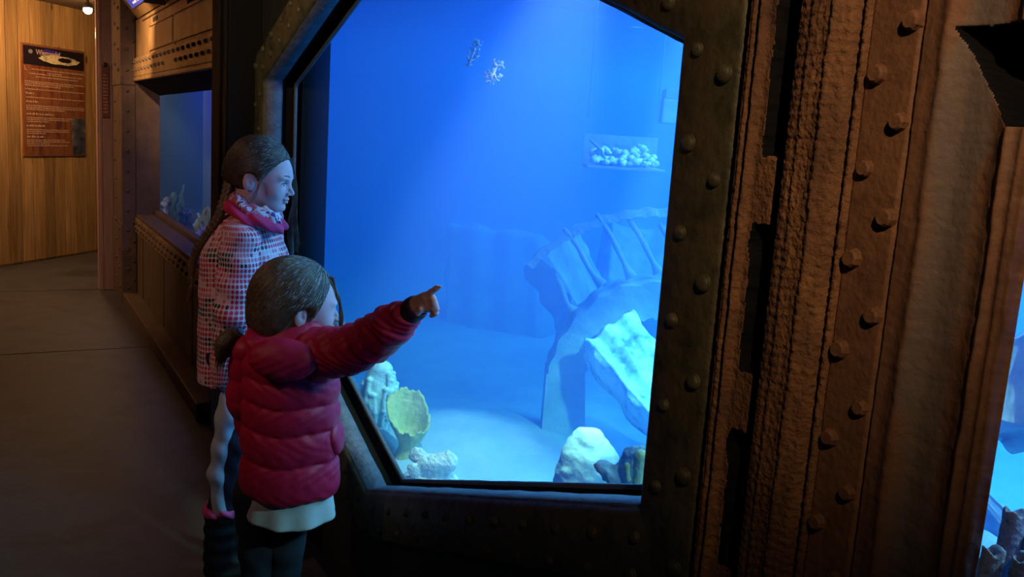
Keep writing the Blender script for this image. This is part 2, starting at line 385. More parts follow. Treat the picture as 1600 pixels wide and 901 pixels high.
def disc(cx, cz, rx, rz, y, mt, nm, par, n=28):
    mobj(nm, [(cx+rx*math.cos(2*PI*k/n)*(1+.08*math.sin(k*2.3)), y, cz+rz*math.sin(2*PI*k/n)*(1+.1*math.sin(k*1.7))) for k in range(n)], [tuple(range(n))], mt, par)
bz = PHt*.815; bh = PHt*.185-.02
disc(PWd*.42, bz+bh*.75, PWd*.17, bh*.17, -.0141, M['pblue'], 'picture_sky', po)
disc(PWd*.58, bz+bh*.42, PWd*.32, bh*.24, -.0144, M['pglow'], 'picture_shore', po)
disc(PWd*.66, bz+bh*.45, PWd*.11, bh*.13, -.0147, M['pdark'], 'picture_cave', po)
M['pgrey'] = mat('poster_grey', (.25, .22, .22), .5)
disc(PWd*.13, bz+bh*.70, PWd*.032, bh*.11, -.0147, M['pgrey'], 'picture_face', po)
def text(nm, body, x, z, s, y, mt, par, rot=(PI/2, 0, 0), loc=None):
    c = bpy.data.curves.new(nm, 'FONT'); c.body = body; c.size = s; c.extrude = .0004; c.materials.append(mt)
    o = bpy.data.objects.new(nm, c); COL.objects.link(o); dg_ = bpy.context.evaluated_depsgraph_get(); dg_.update(); me_ = bpy.data.meshes.new_from_object(o.evaluated_get(dg_)); bpy.data.objects.remove(o); o = bpy.data.objects.new(nm, me_); COL.objects.link(o); o.parent = par; o.location = (x, y, z) if loc is None else loc; o.rotation_euler = rot; return o
text('title', 'Wiemandel', PWd*.21, bz+bh*.58, .068, -.0152, M['ptext'], po)
text('capital', 'L', PWd*.035, PHt*.765, .06, -.0135, M['ptext'], po)
def words_row(mbx, x0, x1, z, h, y, rs):
    x = x0
    while x < x1-.004:
        w = rs.uniform(.006, .028)*h/.008; w = min(w, x1-x)
        # little letter strokes inside the word
        q = x
        while q < x+w:
            ww = h*rs.uniform(.35, .6); hh = h*rs.choice([.65, .65, 1.]); e = min(q+ww, x+w)
            b = len(mbx.V); mbx.V += [(q, y, z), (e, y, z), (e, y, z+hh), (q, y, z+hh)]; mbx.F.append((b, b+1, b+2, b+3)); q += ww*1.25
        x += w+h*.6
rs = np.random.RandomState(3); tx = MB(); hd = MB()
rows = [(.775, .12, 1), (.752, .36, .62), (.735, .09, .96), (.71, .18, .88), (.665, .02, .98), (.648, .02, .80), (.63, .02, .6), (.597, .02, .98), (.525, .03, .98), (.452, .03, .98), (.435, .03, .98), (.418, .03, .65), (.345, .03, .80), (.328, .03, .72), (.31, .03, .4), (.238, .03, .72), (.221, .03, .72), (.204, .03, .35), (.145, .03, .65), (.128, .03, .72), (.111, .03, .42), (.094, .03, .7)]
for (v, a, b) in rows: words_row(tx, PWd*(a+.02), PWd*(b-.01), PHt*v, .011, -.0128, rs)
for (v, b) in [(.558, .17), (.485, .23), (.375, .46), (.27, .32), (.172, .31)]:
    hd = MB(); words_row(hd, PWd*.05, PWd*b, PHt*v, .018, -.0128, rs); hd.build('heading', M['ptext'], po, False)
tx.build('small_print', M['ptext'], po, False)
M['pphoto'] = mat('poster_photo', (.03, .03, .05), .4, cols=[(.10, .11, .14), (.45, .45, .48)], scale=7, ramp=(.35, .75))
boxo('photo', PWd*.765, PWd*.985, -.0138, -.012, PHt*.012, PHt*.355, M['pphoto'], po)
# second sign, mostly hidden behind the post
sg = empty('wall_sign', (-.222, 7.99, 1.40), label='small maroon sign fixed to the door jamb, cut off by the riveted post', cat='sign')
a = hit(158, 100, 1, 7.98); b = hit(171, 184, 1, 7.98)
bm = bmesh.new(); bbox(bm, a[0]+.222, b[0]+.222, -.012, -.002, b[2]-1.40, a[2]-1.40, .002); bobj('panel', bm, M['maroon'], sg)
s_ = MB()
for k in range(12): words_row(s_, a[0]+.222+.012, b[0]+.222-.012, b[2]-1.40+.04+k*(a[2]-b[2]-.1)/12, .012, -.0128, rs)
s_.build('small_print', M['ptext'], sg, False)
boxo('top_knob', a[0]+.222+.015, b[0]+.222-.015, -.03, -.012, a[2]-1.42, a[2]-1.385, M['pdark'], sg, .004)

# ---------------- ceiling spot in the far room
lp = np.array([-.217, 8.7, 2.30])
sp = empty('ceiling_lamp', (lp[0], lp[1], 2.42), label='small glowing spotlight under the ceiling above the plank wall', cat='lamp')
V, Fc = tube([(0, 0, 0), (0, 0, -.03)], .045, 16); mobj('base', V, Fc, M['darksteel'], sp)
V, Fc = tube([(0, 0, -.03), (0, 0, -.07)], .012, 10); mobj('stem', V, Fc, M['darksteel'], sp)
mb = MB(); mb.add(tube([(0, 0, -.065), (0, 0, -.08), (0, -.01, -.12)], [.02, .038, .042], 16)); mb.build('shade', M['darksteel'], sp)
bm = bmesh.new(); bmesh.ops.create_uvsphere(bm, u_segments=16, v_segments=10, radius=.036); bmesh.ops.translate(bm, vec=(0, -.014, -.125), verts=bm.verts); bobj('bulb', bm, emis('warm_bulb', (1, .72, .38), 60), sp, True)

# ---------------- low riveted ledge under window 2
ld = empty('window_ledge', (0, 5.89, 0), label='low brown riveted steel ledge running under the far tank window', cat='ledge')
Y0, Y1 = 4.385-5.89, 7.385-5.89
bm = bmesh.new(); bbox(bm, -.006, .168, Y0, Y1, .672, .70, .005); bbox(bm, .12, .168, Y0, Y1, .70, .735, .004); bobj('top', bm, M['brownsteel'], ld)
bm = bmesh.new(); bbox(bm, .0, .03, Y0, Y1, .09, .672); bobj('front', bm, M['panel'], ld)
bm = bmesh.new(); bbox(bm, -.012, 0, Y0, Y1, .565, .672, .003); bobj('rivet_band', bm, M['bronze'], ld)
for y in (7.02, 6.05, 5.05): boxo('seam', -.003, .001, y-5.89-.006, y-5.89+.006, .10, .56, M['seam'], ld)
bm = bmesh.new(); bbox(bm, -.10, .03, Y0, Y1, 0, .085, .006); bobj('plinth', bm, M['panel'], ld)
for k in range(20):
    y = 4.5+k*.145-5.89; riv_brown(ld, -.012, y, .642); riv_brown(ld, -.012, y+.07, .598)
# ---------------- header over window 2
hd_ = empty('window_header', (0, 5.89, 1.69), label='bronze riveted steel header above the far tank window', cat='panel')
bm = bmesh.new(); bbox(bm, -.02, .168, Y0, Y1, 0, .03, .006); bobj('bottom_edge', bm, M['bronze'], hd_)
bm = bmesh.new(); bbox(bm, -.02, .02, Y0, Y1, .03, .165, .004); bobj('rivet_band', bm, M['bronze'], hd_)
bm = bmesh.new(); bbox(bm, .0, .03, Y0, Y1, .165, .44, 0); bobj('face', bm, M['bronze'], hd_)
bm = bmesh.new()
for (ya, yb) in [(4.5, 5.62), (5.68, 6.62)]:
    bbox(bm, -.012, .0, ya-5.89, yb-5.89, .185, .335, .004)
bobj('raised_panel', bm, M['bronze'], hd_)
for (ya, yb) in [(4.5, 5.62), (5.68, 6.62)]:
    boxo('panel_dark_strip', -.002, .001, yb-5.89, yb-5.89+.02, .17, .35, M['seam'], hd_); boxo('panel_dark_strip', -.002, .001, ya-5.89, yb-5.89, .335, .347, M['seam'], hd_)  # dark strips beside and above each raised panel
boxo('long_groove', -.002, .001, 4.5-5.89, 7.0-5.89, .405, .415, M['seam'], hd_)
bm = bmesh.new()
for y0 in (5.05, 6.3):
    for k in range(4): bbox(bm, -.004, .001, y0+k*.055-5.89, y0+k*.055-5.89+.016, .362, .392)
bobj('vent_slots', bm, M['seam'], hd_)
for k in range(19):
    y = 4.46+k*.155-5.89; riv_bronze(hd_, -.02, y, .132)
    if k not in (7, 8): riv_bronze(hd_, -.02, y+.075, .078)
# soffit and side reveal of window 2, pane
w2 = empty('window_2', (0, 0, 0), kind='structure')
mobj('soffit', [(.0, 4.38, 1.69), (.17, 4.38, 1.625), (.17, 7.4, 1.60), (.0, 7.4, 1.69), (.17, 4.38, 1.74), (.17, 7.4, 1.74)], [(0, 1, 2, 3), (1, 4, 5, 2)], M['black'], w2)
boxo('side_reveal', .0, .17, 7.39, 7.5, .70, 1.69, M['brownsteel'], w2)
mobj('pane', [(.165, 4.3, .73), (.165, 7.4, .73), (.165, 7.4, 1.62), (.165, 4.3, 1.62)], [(0, 1, 2, 3)], M['pane'], w2)
# tilted reader panels above the header: lean out toward the visitor
def tiltbox(nm, y0, y1, mt, par, off, s0, s1, th=.02):
    # strip along the slope: s = distance up the slope from (x=-.01, z=.44)
    cs, sn = math.cos(R(50)), math.sin(R(50)); V = []
    for (s, o) in ((s0, off), (s1, off), (s1, off+th), (s0, off+th)):
        for y in (y0-5.89, y1-5.89): V.append((-.01-s*cs-o*sn*-1, y, .44+s*sn+o*cs))
    return mobj(nm, V, [(0, 1, 3, 2), (2, 3, 5, 4), (4, 5, 7, 6), (6, 7, 1, 0), (0, 2, 4, 6), (1, 7, 5, 3)], mt, par)
tiltbox('sloping_board', 4.4, 7.2, M['bronze'], hd_, 0, .0, .42)
M['screen'] = emis('lit_blue_sign', (.06, .09, .55), .55); M['screen2'] = emis('lit_violet_sign', (.13, .05, .40), .45); M['stext'] = emis('lit_white_print', (.75, .65, .8), .8)
rp = empty('information_sign', (0, 5.89, 1.69), label='backlit blue sign with white lines of print on the sloping header, far end', cat='sign')
tiltbox('screen', 6.02, 7.05, M['screen'], rp, -.006, .07, .36, .005)
for c in range(2):
    for k in range(9): tiltbox('print_line', 6.50+c*.22, 6.66+c*.22, M['stext'], rp, -.008, .09+k*.03, .104+k*.03, .002)
for k, (y, s) in enumerate([(6.36, .16), (6.28, .25), (6.18, .17), (6.2, .29), (6.12, .22), (6.33, .31)]): tiltbox('fish_mark', y, y+.025, M['stext'], rp, -.008, s, s+.045, .002)
rp2 = empty('information_sign', (0, 5.89, 1.69), label='backlit violet sign on the sloping header, nearer the black post', cat='sign')
tiltbox('screen', 4.75, 5.86, M['screen2'], rp2, -.006, .07, .36, .005)
bm = bmesh.new(); bbox(bm, -.13, -.01, 5.89+.02-5.89, 5.89+.06-5.89, .42, .50); 
bobj('sign_divider', bm, M['seam'], hd_)

# ---------------- rusty girder on the right: strips sculpted as height fields
def field(nm, par, y0, y1, fx, mt, k=1., z0=-.12, z1=2.42, hy=.0021, hz=.0024, vis=(.80, 1.74), back=.05, back0=None):
    ys = np.linspace(y0, y1, max(3, int((y1-y0)/hy)+1))
    zs = np.concatenate([np.arange(z0, vis[0], .04), np.arange(vis[0], vis[1], hz), np.arange(vis[1], z1+.001, .04)])
    Y, Z = np.meshgrid(ys, zs, indexing='ij')
    X = fx(Y, Z); X, K = X if isinstance(X, tuple) else (X, np.zeros(X.shape))
    K = np.concatenate([K[:1]*0, K, K[-1:]*0])
    # side skirts
    X = np.concatenate([np.full((1, X.shape[1]), back if back0 is None else back0), X, np.full((1, X.shape[1]), back)]); Y = np.concatenate([Y[:1], Y, Y[-1:]]); Z = np.concatenate([Z[:1], Z, Z[-1:]])
    Y = Y*k; Z = 1.46+(Z-1.46)*k; Z = np.maximum(Z, 0)
    a, b = X.shape; V = np.stack([X, Y, Z], -1).reshape(-1, 3)
    i = np.arange(a-1)[:, None]*b+np.arange(b-1)[None]; i = i.ravel()
    Q = np.stack([i, i+1, i+b+1, i+b], 1)
    me = bpy.data.meshes.new(nm); me.vertices.add(len(V)); me.vertices.foreach_set('co', V.ravel()); me.loops.add(Q.size); me.loops.foreach_set('vertex_index', Q.ravel())
    me.polygons.add(len(Q)); me.polygons.foreach_set('loop_start', np.arange(0, Q.size, 4)); me.polygons.foreach_set('loop_total', np.full(len(Q), 4)); me.update(calc_edges=True); me.validate()
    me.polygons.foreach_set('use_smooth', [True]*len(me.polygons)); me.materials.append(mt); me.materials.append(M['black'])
    deep = K.reshape(-1)[Q].max(1) > .02; me.polygons.foreach_set('material_index', deep.astype(np.int32))  # slot and hole faces painted black to hold their shade
    o = bpy.data.objects.new(nm, me); COL.objects.link(o); o.parent = par; return o
def sstep(a, b, x): t = np.clip((x-a)/(b-a), 0, 1); return t*t*(3-2*t)
def rough(Y, Z, amp, f=170, seed=1): return amp*(fnoise(Y, Z, Y*.3, f, seed)+.6*fnoise(Z, Y, Z*.5, f*2.3, seed+5, 2))
gd = empty('rusty_girder', (0, 0, 0), label='rust brown riveted girder with slotted holes right of the hexagonal window', cat='girder')
slots = [(1.455, 1.72), (1.155, 1.365), (.865, 1.072), (.57, .78), (.27, .48), (1.745, 1.95)]
def f_angle(Y, Z):
    e = .003*fnoise(Y*0, Z, Z*.2, 30, 2)
    x = -.012-.010*np.exp(-((Y-.925-e)/.006)**2)-.004*np.exp(-((Y-.945-e)/.004)**2)
    x = x+rough(Y, Z, .0012)
    x = np.where(Y > .955, x+.02*sstep(.955, .962, Y), x); msk = np.zeros(x.shape)
    for (a, b) in slots:                     # slot cuts with ragged ends and a wider rounded head
        aa, bb = a+.006*fnoise(Y, Y*0, Y, 60, 4), b+.004*fnoise(Y, Y*0, Y, 70, 6)
        edge = .9045+.003*fnoise(Z, Z, Z*0, 40, 8)+.008*np.exp(-((Z-(b-.025))/.02)**2)
        ins = sstep(edge, edge-.0035, Y)*sstep(aa, aa+.004, Z)*sstep(bb, bb-.004, Z)
        x = x+.12*ins; msk = np.maximum(msk, ins)
    g_ = sstep(.8755, .8725, Y); x = x+.11*g_
    return np.minimum(x, .115), np.maximum(msk, g_)
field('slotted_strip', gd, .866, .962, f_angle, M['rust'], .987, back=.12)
def f_beam(Y, Z):
    e = .004*fnoise(Y*0, Z, Z*.2, 22, 3)
    t = (Y-.756)/(.868-.756)
    x = -.030-.012*np.sin(np.clip(t, 0, 1)*PI)**.7-.006*np.exp(-((Y-.80-e)/.006)**2)-.003*np.exp(-((Y-.835-e)/.005)**2)
    x = x+rough(Y, Z, .0024, 230, 9)
    return x+.012*np.exp(-((Y-.772)/.006)**2)
field('rough_beam', gd, .758, .868, f_beam, M['rust'], .962, back=.1)
def f_plate(Y, Z):
    return -.026+rough(Y, Z, .0007, 60, 12)+.0015*fnoise(Y, Z, Y, 14, 4)+.006*(sstep(.749, .754, Y)+sstep(.686, .681, Y))
field('rivet_plate', gd, .6815, .7540, f_plate, M['rustfine'], .971)
def f_face(Y, Z):
    e = .004*fnoise(Y*0, Z, Z*.2, 15, 7)
    x = -.024+.010*np.exp(-((Y-.605)/.03)**4)-.005*np.exp(-((Y-.648-e)/.008)**2)-.006*np.exp(-((Y-.563-e)/.004)**2)-.003*np.exp(-((Y-.548)/.003)**2)
    x = x+rough(Y, Z, .0009, 90, 14)+.0015*fnoise(Y, Z, Y, 14, 9)
    edge = .535+.0028*fnoise(Z*0, Z, Z, 45, 3)
    x = x+.012*sstep(edge+.004, edge-.002, Y)
    # broken trapezoid hole
    w = (1.608-Z)/(1.608-1.505); lim = .640-.070*w+.0012*fnoise(Y, Z, Z, 80, 2)
    top = 1.606+.0015*fnoise(Y, Z, Z, 90, 1)
    ins = sstep(lim, lim-.003, Y)*sstep(1.503, 1.507, Z)*sstep(top+.001, top-.002, Z)
    return x+.08*ins, ins
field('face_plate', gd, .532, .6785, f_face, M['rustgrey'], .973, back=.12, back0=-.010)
boxo('seam', -.012, .05, .658, .665, 0, 2.42, M['black'], gd); boxo('seam', -.012, .05, .728, .736, 0, 2.42, M['black'], gd)
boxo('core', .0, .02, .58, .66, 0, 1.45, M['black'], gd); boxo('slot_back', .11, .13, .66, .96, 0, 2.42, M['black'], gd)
for (px, py) in [(1370, 115), (1350, 263), (1330, 403), (1311, 545), (1295, 683), (1275, 815), (1425, 32), (1402, 190), (1383, 340), (1362, 493), (1342, 637), (1322, 770), (1257, 940), (1303, 905)]:
    h = hit(px, py, 0, -.03); o = riv_rust(gd, -.024, h[1], h[2], random.uniform(.85, 1.05))

# ------------------------------------------------------------------ the tank
def grid(nm, x0, x1, y0, y1, nx, ny, fz, mt, **k):
    X, Y = np.meshgrid(np.linspace(x0, x1, nx), np.linspace(y0, y1, ny), indexing='ij'); Z = fz(X, Y)
    V = np.stack([X, Y, Z], -1).reshape(-1, 3); Fq = [(i*ny+j, (i+1)*ny+j, (i+1)*ny+j+1, i*ny+j+1) for i in range(nx-1) for j in range(ny-1)]
    return mobj(nm, V, Fq, mt, None, True, **k)
_sm = dist(750, 760, 3.5)
SF = lambda X, Y: .12+.16*np.exp(-((X-_sm[0])/.6)**2-((Y-_sm[1])/.7)**2)+.05*fnoise(X, Y, X, 1.2, 3, 2)+.008*fnoise(X, Y, X, 9, 5, 2)
grid('tank_floor', .14, 6.4, -1.5, 9.6, 130, 220, SF, M['sand'], kind='structure')
boxo('tank_wall_far', 6.2, 6.3, -1.5, 9.6, 0, 3, M['tankwall'], kind='structure')
boxo('tank_wall_end', 1.9, 6.3, 9.4, 9.5, 0, 3, M['tankwall'], kind='structure')
boxo('tank_wall_near', .17, 6.3, -1.6, -1.5, 0, 3, M['tankwall'], kind='structure')
mobj('tank_wall_side', [(.262, 3.62, 0), (2.0, 9.4, 0), (2.0, 9.4, 3), (.262, 3.62, 3), (.23, 3.64, 0), (1.9, 9.5, 0), (1.9, 9.5, 3), (.23, 3.64, 3)], [(0, 1, 2, 3), (4, 7, 6, 5), (0, 3, 7, 4)], M['tankwall'], kind='structure')
boxo('tank_lid', .16, 6.3, -1.6, 9.5, 3.0, 3.05, M['dark'], kind='structure')
def surf_mat():
    mt = bpy.data.materials.new('water_surface'); mt.use_nodes = True; nt = mt.node_tree; nt.nodes.clear(); lk = nt.links.new
    o = nd(nt, 'ShaderNodeOutputMaterial'); t = nd(nt, 'ShaderNodeBsdfTransparent'); g = nd(nt, 'ShaderNodeBsdfGlossy'); g.inputs['Roughness'].default_value = .12; g.inputs[0].default_value = (.75, .9, 1, 1)
    mx = nd(nt, 'ShaderNodeMixShader'); mx.inputs[0].default_value = .35; lk(t.outputs[0], mx.inputs[1]); lk(g.outputs[0], mx.inputs[2]); lk(mx.outputs[0], o.inputs[0]); return mt
grid('water_surface', .16, 6.2, -1.5, 9.4, 120, 200, lambda X, Y: 2.12+.020*fnoise(X, Y, X, 6, 2, 3), surf_mat(), kind='structure')
# body of water (haze)
bm = bmesh.new(); bbox(bm, .17, 6.19, -1.49, 9.39, .0, 2.08); wt = bobj('water', bm, M['water'], kind='structure')
# second tank
def slab(nm, a, b, z0, z1, mt, th=.03):
    d = np.array(b)-np.array(a); d = d/np.linalg.norm(d); n = np.array([d[1], -d[0]])*th
    P = [a, b, (b[0]+n[0], b[1]+n[1]), (a[0]+n[0], a[1]+n[1])]
    mobj(nm, [(*p, z) for z in (z0, z1) for p in P], [(0, 3, 2, 1), (4, 5, 6, 7), (0, 1, 5, 4), (1, 2, 6, 5), (2, 3, 7, 6), (3, 0, 4, 7)], mt, kind='structure')
v_ = lambda px, x: hit(px, 250, 0, x)
ax = v_(317, .62)
slab('side_tank_wall_far', (.17, 8.9), (.85, 8.9), .3, 2.3, M['violet'])
slab('side_tank_wall_back', (ax[0], ax[1]), (.86, 8.9), .3, 2.3, M['violet'])
slab('side_tank_wall_pale', (.30, 4.2), (ax[0], ax[1]), .3, 2.3, M['violet2'])
mobj('side_tank_floor', [(.17, 4.1, .60), (.31, 4.15, .60), (.62, ax[1], .60), (.86, 8.9, .60), (.17, 8.9, .60)], [(0, 1, 2, 3, 4)], M['violet'], kind='structure')
# ------------------------------------------------------------------ reef
M['ridge'] = mat('pale_cyan_coral', (.38, .62, .62), .8, cols=[(.62, .85, .82)], scale=30, bump=.002, bscale=120)
M['yellow'] = mat('yellow_sponge', (.42, .44, .12), .85, cols=[(.62, .60, .24)], scale=25, bump=.003, bscale=110)
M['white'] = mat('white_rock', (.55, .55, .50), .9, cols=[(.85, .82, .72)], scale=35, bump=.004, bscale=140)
M['rock'] = mat('dark_reef_rock', (.16, .20, .22), .9, cols=[(.30, .34, .32)], scale=14, bump=.006, bscale=60)
M['pinkcoral'] = mat('pink_brown_coral', (.42, .22, .18), .9, cols=[(.62, .36, .30)], scale=50, bump=.004, bscale=130)
M['stone'] = mat('pale_ruin_stone', (.18, .26, .28), .9, cols=[(.32, .40, .40)], scale=5, bump=.012, bscale=14)
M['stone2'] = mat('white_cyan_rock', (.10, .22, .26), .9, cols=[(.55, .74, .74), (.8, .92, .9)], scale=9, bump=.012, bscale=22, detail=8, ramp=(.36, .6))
M['purple'] = mat('violet_coral', (.22, .20, .75), .7, cols=[(.40, .35, .9)], scale=20)
M['greyblue'] = mat('grey_tube_coral', (.10, .13, .22), .8, cols=[(.17, .20, .30)], scale=60, bump=.003, bscale=160)
M['teal'] = mat('teal_coral', (.14, .28, .34), .8)

def sdfo(nm, fn, lo, hi, h, mt, parent=None, org=None, **k):
    V, Fq = surfnet(lambda X, Y, Z: fn((X, Y, Z)), lo, hi, h)
    if org is not None: V = V-np.array(org)
    return mobj(nm, V, Fq, mt, parent, True, **k)

# supporting rock under the left corals, top follows the sill
def f_rock(P):
    x, y, z = P
    d = None
    for (px, py, r) in [(665, 800, .09), (622, 738, .09), (590, 684, .10), (558, 628, .11), (525, 575, .11)]:
        q_ = hit(px, py, 0, .36); cy, cx, ctop = q_[1], .36, q_[2]
        top = ctop
        for zz in np.arange(.0, top-r*.6, .16):
            e = ell(P, (cx+.02*math.sin(zz*9+cy), cy, zz+.02), (r, r, .12)); d = e if d is None else smin(d, e, .05)
        e = ell(P, (cx, cy, top-r*.55), (r, r, r*.55)); d = smin(d, e, .05)
    return np.maximum(d+.02*fnoise(x, y, z, 14, 2), .175-x)
sdfo('reef_rock', f_rock, (.17, 2.1, -.05), (1.0, 3.6, .85), .016, M['rock'], label='dark rockwork inside the tank under the pale corals at the lower left of the window', cat='rock')
# corals behind the glass, each modelled in its own frame (x to the visitor's right, y away, z up)
def coral(nm, px, py, xd, fn, lo, hi, h, mt, label, cat):
    c = hit(px, py, 0, xd); o = sdfo(nm, fn, lo, hi, h, mt, label=label, cat=cat); o.location = c; o.rotation_euler = (0, 0, -R(30)); return o
def f_ridge(P):
    d = ell(P, (0, .0, -.02), (.048, .045, .135)); d = smin(d, ell(P, (.012, 0, .095), (.030, .030, .03)), .02); r_ = np.random.RandomState(5)
    for k in range(30):
        a = k*2*PI/30+r_.uniform(-.1, .1); pts = []; n = r_.randint(4, 7); z0 = r_.uniform(-.16, -.08)
        for s in range(n):
            z = z0+s*r_.uniform(.034, .046); q = math.sqrt(max(0, 1-((z+.02)/.150)**2)); a += r_.uniform(-.13, .13)
            pts.append((.052*q*math.cos(a)+.008*s/n, .049*q*math.sin(a), z))
        d = smin(d, chain(P, pts, [.0055+.003*((k+s) % 3 == 0) for s in range(n)], .003), .003)
        e = pts[-1]; d = smin(d, ell(P, e, (.009, .009, .010)), .003)
    return d+.0012*fnoise(P[0], P[1], P[2], 160, 4)
coral('ridged_coral', 590, 614, .40, f_ridge, (-.09, -.09, -.2), (.09, .09, .15), .0036, M['ridge'], 'tall pale cyan coral with upright knobbly ridges behind the lower left edge of the glass', 'coral').scale = (1.35, 1.2, 1.08)
def f_pc2(P):
    d = ell(P, (0, 0, -.03), (.040, .045, .055)); d = smin(d, ell(P, (-.02, 0, -.14), (.05, .05, .12)), .03); d = smin(d, caps(P, (.012, 0, .02), (.010, 0, .065), .013, .008), .015)
    return d+.006*fnoise(P[0], P[1], P[2], 80, 3)+.003*fnoise(P[1], P[0], P[2], 200, 5)
coral('stony_coral', 528, 508, .33, f_pc2, (-.1, -.09, -.28), (.09, .09, .1), .004, M['pinkcoral'], 'brownish pink lumpy coral in the tank just in front of the smaller girl\'s face', 'coral')
def f_y(P):
    x, y, z = P; th = np.arctan2(y, x)
    zz = z+.105; r = .018+.30*np.maximum(zz, 0)**.75*(1-.9*np.maximum(zz-.08, 0))
    wv = 1+.04*np.sin(th*5+z*30)+.012*np.sin(th*13+z*60)
    q = np.sqrt((x-.006)**2+(y*1.25)**2)
    sh = np.abs(q*wv-r)-.0055
    bk = np.clip(.5+.62*np.sin(th-.30), 0, 1)**1.5
    rim = -.040+.125*bk+.006*np.sin(th*7)+.0025*np.sin(th*21)-.02*np.clip(np.cos(th), 0, 1)*bk
    d = smax(sh*.8, z-rim, .004); d = np.maximum(d, -.105-z)
    st = caps(P, (-.005, .01, -.19), (0, .0, -.085), .062, .024)
    return smin(d, st, .02)+.0018*fnoise(x, y, z, 110, 2)
coral('cup_sponge', 639, 653, .42, f_y, (-.12, -.11, -.2), (.13, .12, .12), .0034, M['yellow'], 'olive yellow cup sponge with an upright ruffled plate beside the white rock', 'sponge').scale = (1.05, 1.1, 1.08)
def f_w(P):
    d = ell(P, (.012, 0, -.008), (.072, .045, .040), pitch=.10); d = smin(d, ell(P, (.060, 0, .012), (.028, .035, .034)), .03)
    d = smin(d, ell(P, (-.055, .02, .020), (.026, .02, .030), pitch=-.6), .02); d = smin(d, ell(P, (0, .01, -.07), (.10, .06, .04)), .02)
    d = smin(d, ell(P, (-.060, -.03, -.024), (.022, .014, .028), pitch=.6), .006)
    return d+.006*fnoise(P[0], P[1], P[2], 60, 8)+.003*fnoise(P[2], P[1], P[0], 170, 3)
coral('white_rock', 674, 722, .42, f_w, (-.13, -.1, -.12), (.13, .1, .08), .0038, M['white'], 'cream white pitted rock at the bottom left corner of the hexagonal window', 'rock')
def f_dr(P):
    d = ell(P, (.03, 0, -.02), (.045, .05, .055)); d = smin(d, ell(P, (.03, 0, .028), (.036, .03, .012), pitch=.25), .01); d = smin(d, ell(P, (-.03, 0, -.030), (.045, .04, .020), pitch=-.5), .012)
    return smin(d, ell(P, (.03, .01, -.22), (.09, .09, .19)), .03)+.007*fnoise(P[0], P[1], P[2], 75, 3)+.003*fnoise(P[0], P[1], P[2], 190, 5)
coral('reef_rock', 975, 722, .40, f_dr, (-.12, -.12, -.44), (.14, .12, .08), .005, M['rock'], 'dark ragged rock with a yellow sponge on it, bottom right corner of the window', 'rock')
def f_ys(P):
    return smin(caps(P, (0, 0, -.05), (.004, 0, .022), .010, .017), caps(P, (-.020, 0, -.035), (-.026, 0, .000), .005, .007), .008)+.002*fnoise(P[0], P[1], P[2], 110, 3)
coral('yellow_sponge', 997, 728, .34, f_ys, (-.06, -.06, -.09), (.06, .06, .06), .0035, M['yellow'], 'small green yellow sponge on the dark rock, cut by the right edge of the window', 'sponge')

# frame of the ruin: viewer-aligned local axes (right, forward, up) at a chosen real distance
RZ = -R(30)
def vroot(nm, px, py, d, **k):
    l = L(px, py, d); w = toworld(l); o = empty(nm, w, RZ, **k); return o, l
def LL(o_l, px, py, d): return L(px, py, d)-o_l
# sunken wheel arch
DW = 3.7
ro, lo_ = vroot('sunken_arch', 1020, 600, DW, label='pale stone arch of the sunken ruin with thin spokes fanning out to a rim', cat='ruin')
sc_ = np.linalg.norm(LL(lo_, 1120, 600, DW))/100
V = []; Fq = []; n = 60
def arcband(r0, r1, a0, a1, y0, y1, n=60, jit=.006, seed=1):
    V = []; Fc = []
    for i in range(n+1):
        a = a0+(a1-a0)*i/n; j0 = jit*math.sin(i*1.3+seed)+jit*.6*math.sin(i*2.9); j1 = jit*math.sin(i*.9+seed*3)
        for (r, y) in ((r0+j0, y0), (r1+j1, y0+.01), (r1+j1, y1), (r0+j0, y1)): V.append((r*math.cos(a), y, r*math.sin(a)))
    for i in range(n):
        for k in range(4): Fc.append((i*4+k, i*4+(k+1) % 4, i*4+4+(k+1) % 4, i*4+4+k))
    Fc += [(3, 2, 1, 0), tuple(n*4+k for k in range(4))]; return V, Fc
mobj('arch_band', *arcband(112*sc_, 166*sc_, R(-5), R(188), -.10, .12, 90), M['stone'], ro)
pj = [LL(lo_, *q, DW) for q in ((853, 575), (912, 575), (912, 790), (835, 790))]
mobj('pier', [(p[0], y, p[2]) for y in (-.09, .11) for p in pj], [(0, 3, 2, 1), (4, 5, 6, 7), (0, 1, 5, 4), (1, 2, 6, 5), (2, 3, 7, 6), (3, 0, 4, 7)], M['stone'], ro)
mobj('rim', *arcband(262*sc_, 274*sc_, R(86), R(140), .02, .06, 50, .004, 4), M['stone'], ro)
for (a, b) in [((868, 438), (897, 488)), ((880, 358), (943, 447)), ((935, 335), (988, 435)), ((985, 342), (1030, 428)), ((1035, 350), (1075, 440))]:
    p, q = LL(lo_, *a, DW), LL(lo_, *b, DW); pts = []; rr = []
    for t in np.linspace(0, 1, 9):
        w = p+(q-p)*t; w = w+np.array([.006*math.sin(t*5+a[0]), .04*(1-t), .006*math.sin(t*7)]); pts.append(w); rr.append(.009+.004*abs(math.sin(t*9))+.016*max(0, t-.82)/.18)
    V, Fc = tube(pts, rr, 8); mobj('spoke', V, Fc, M['stone'], ro, True)
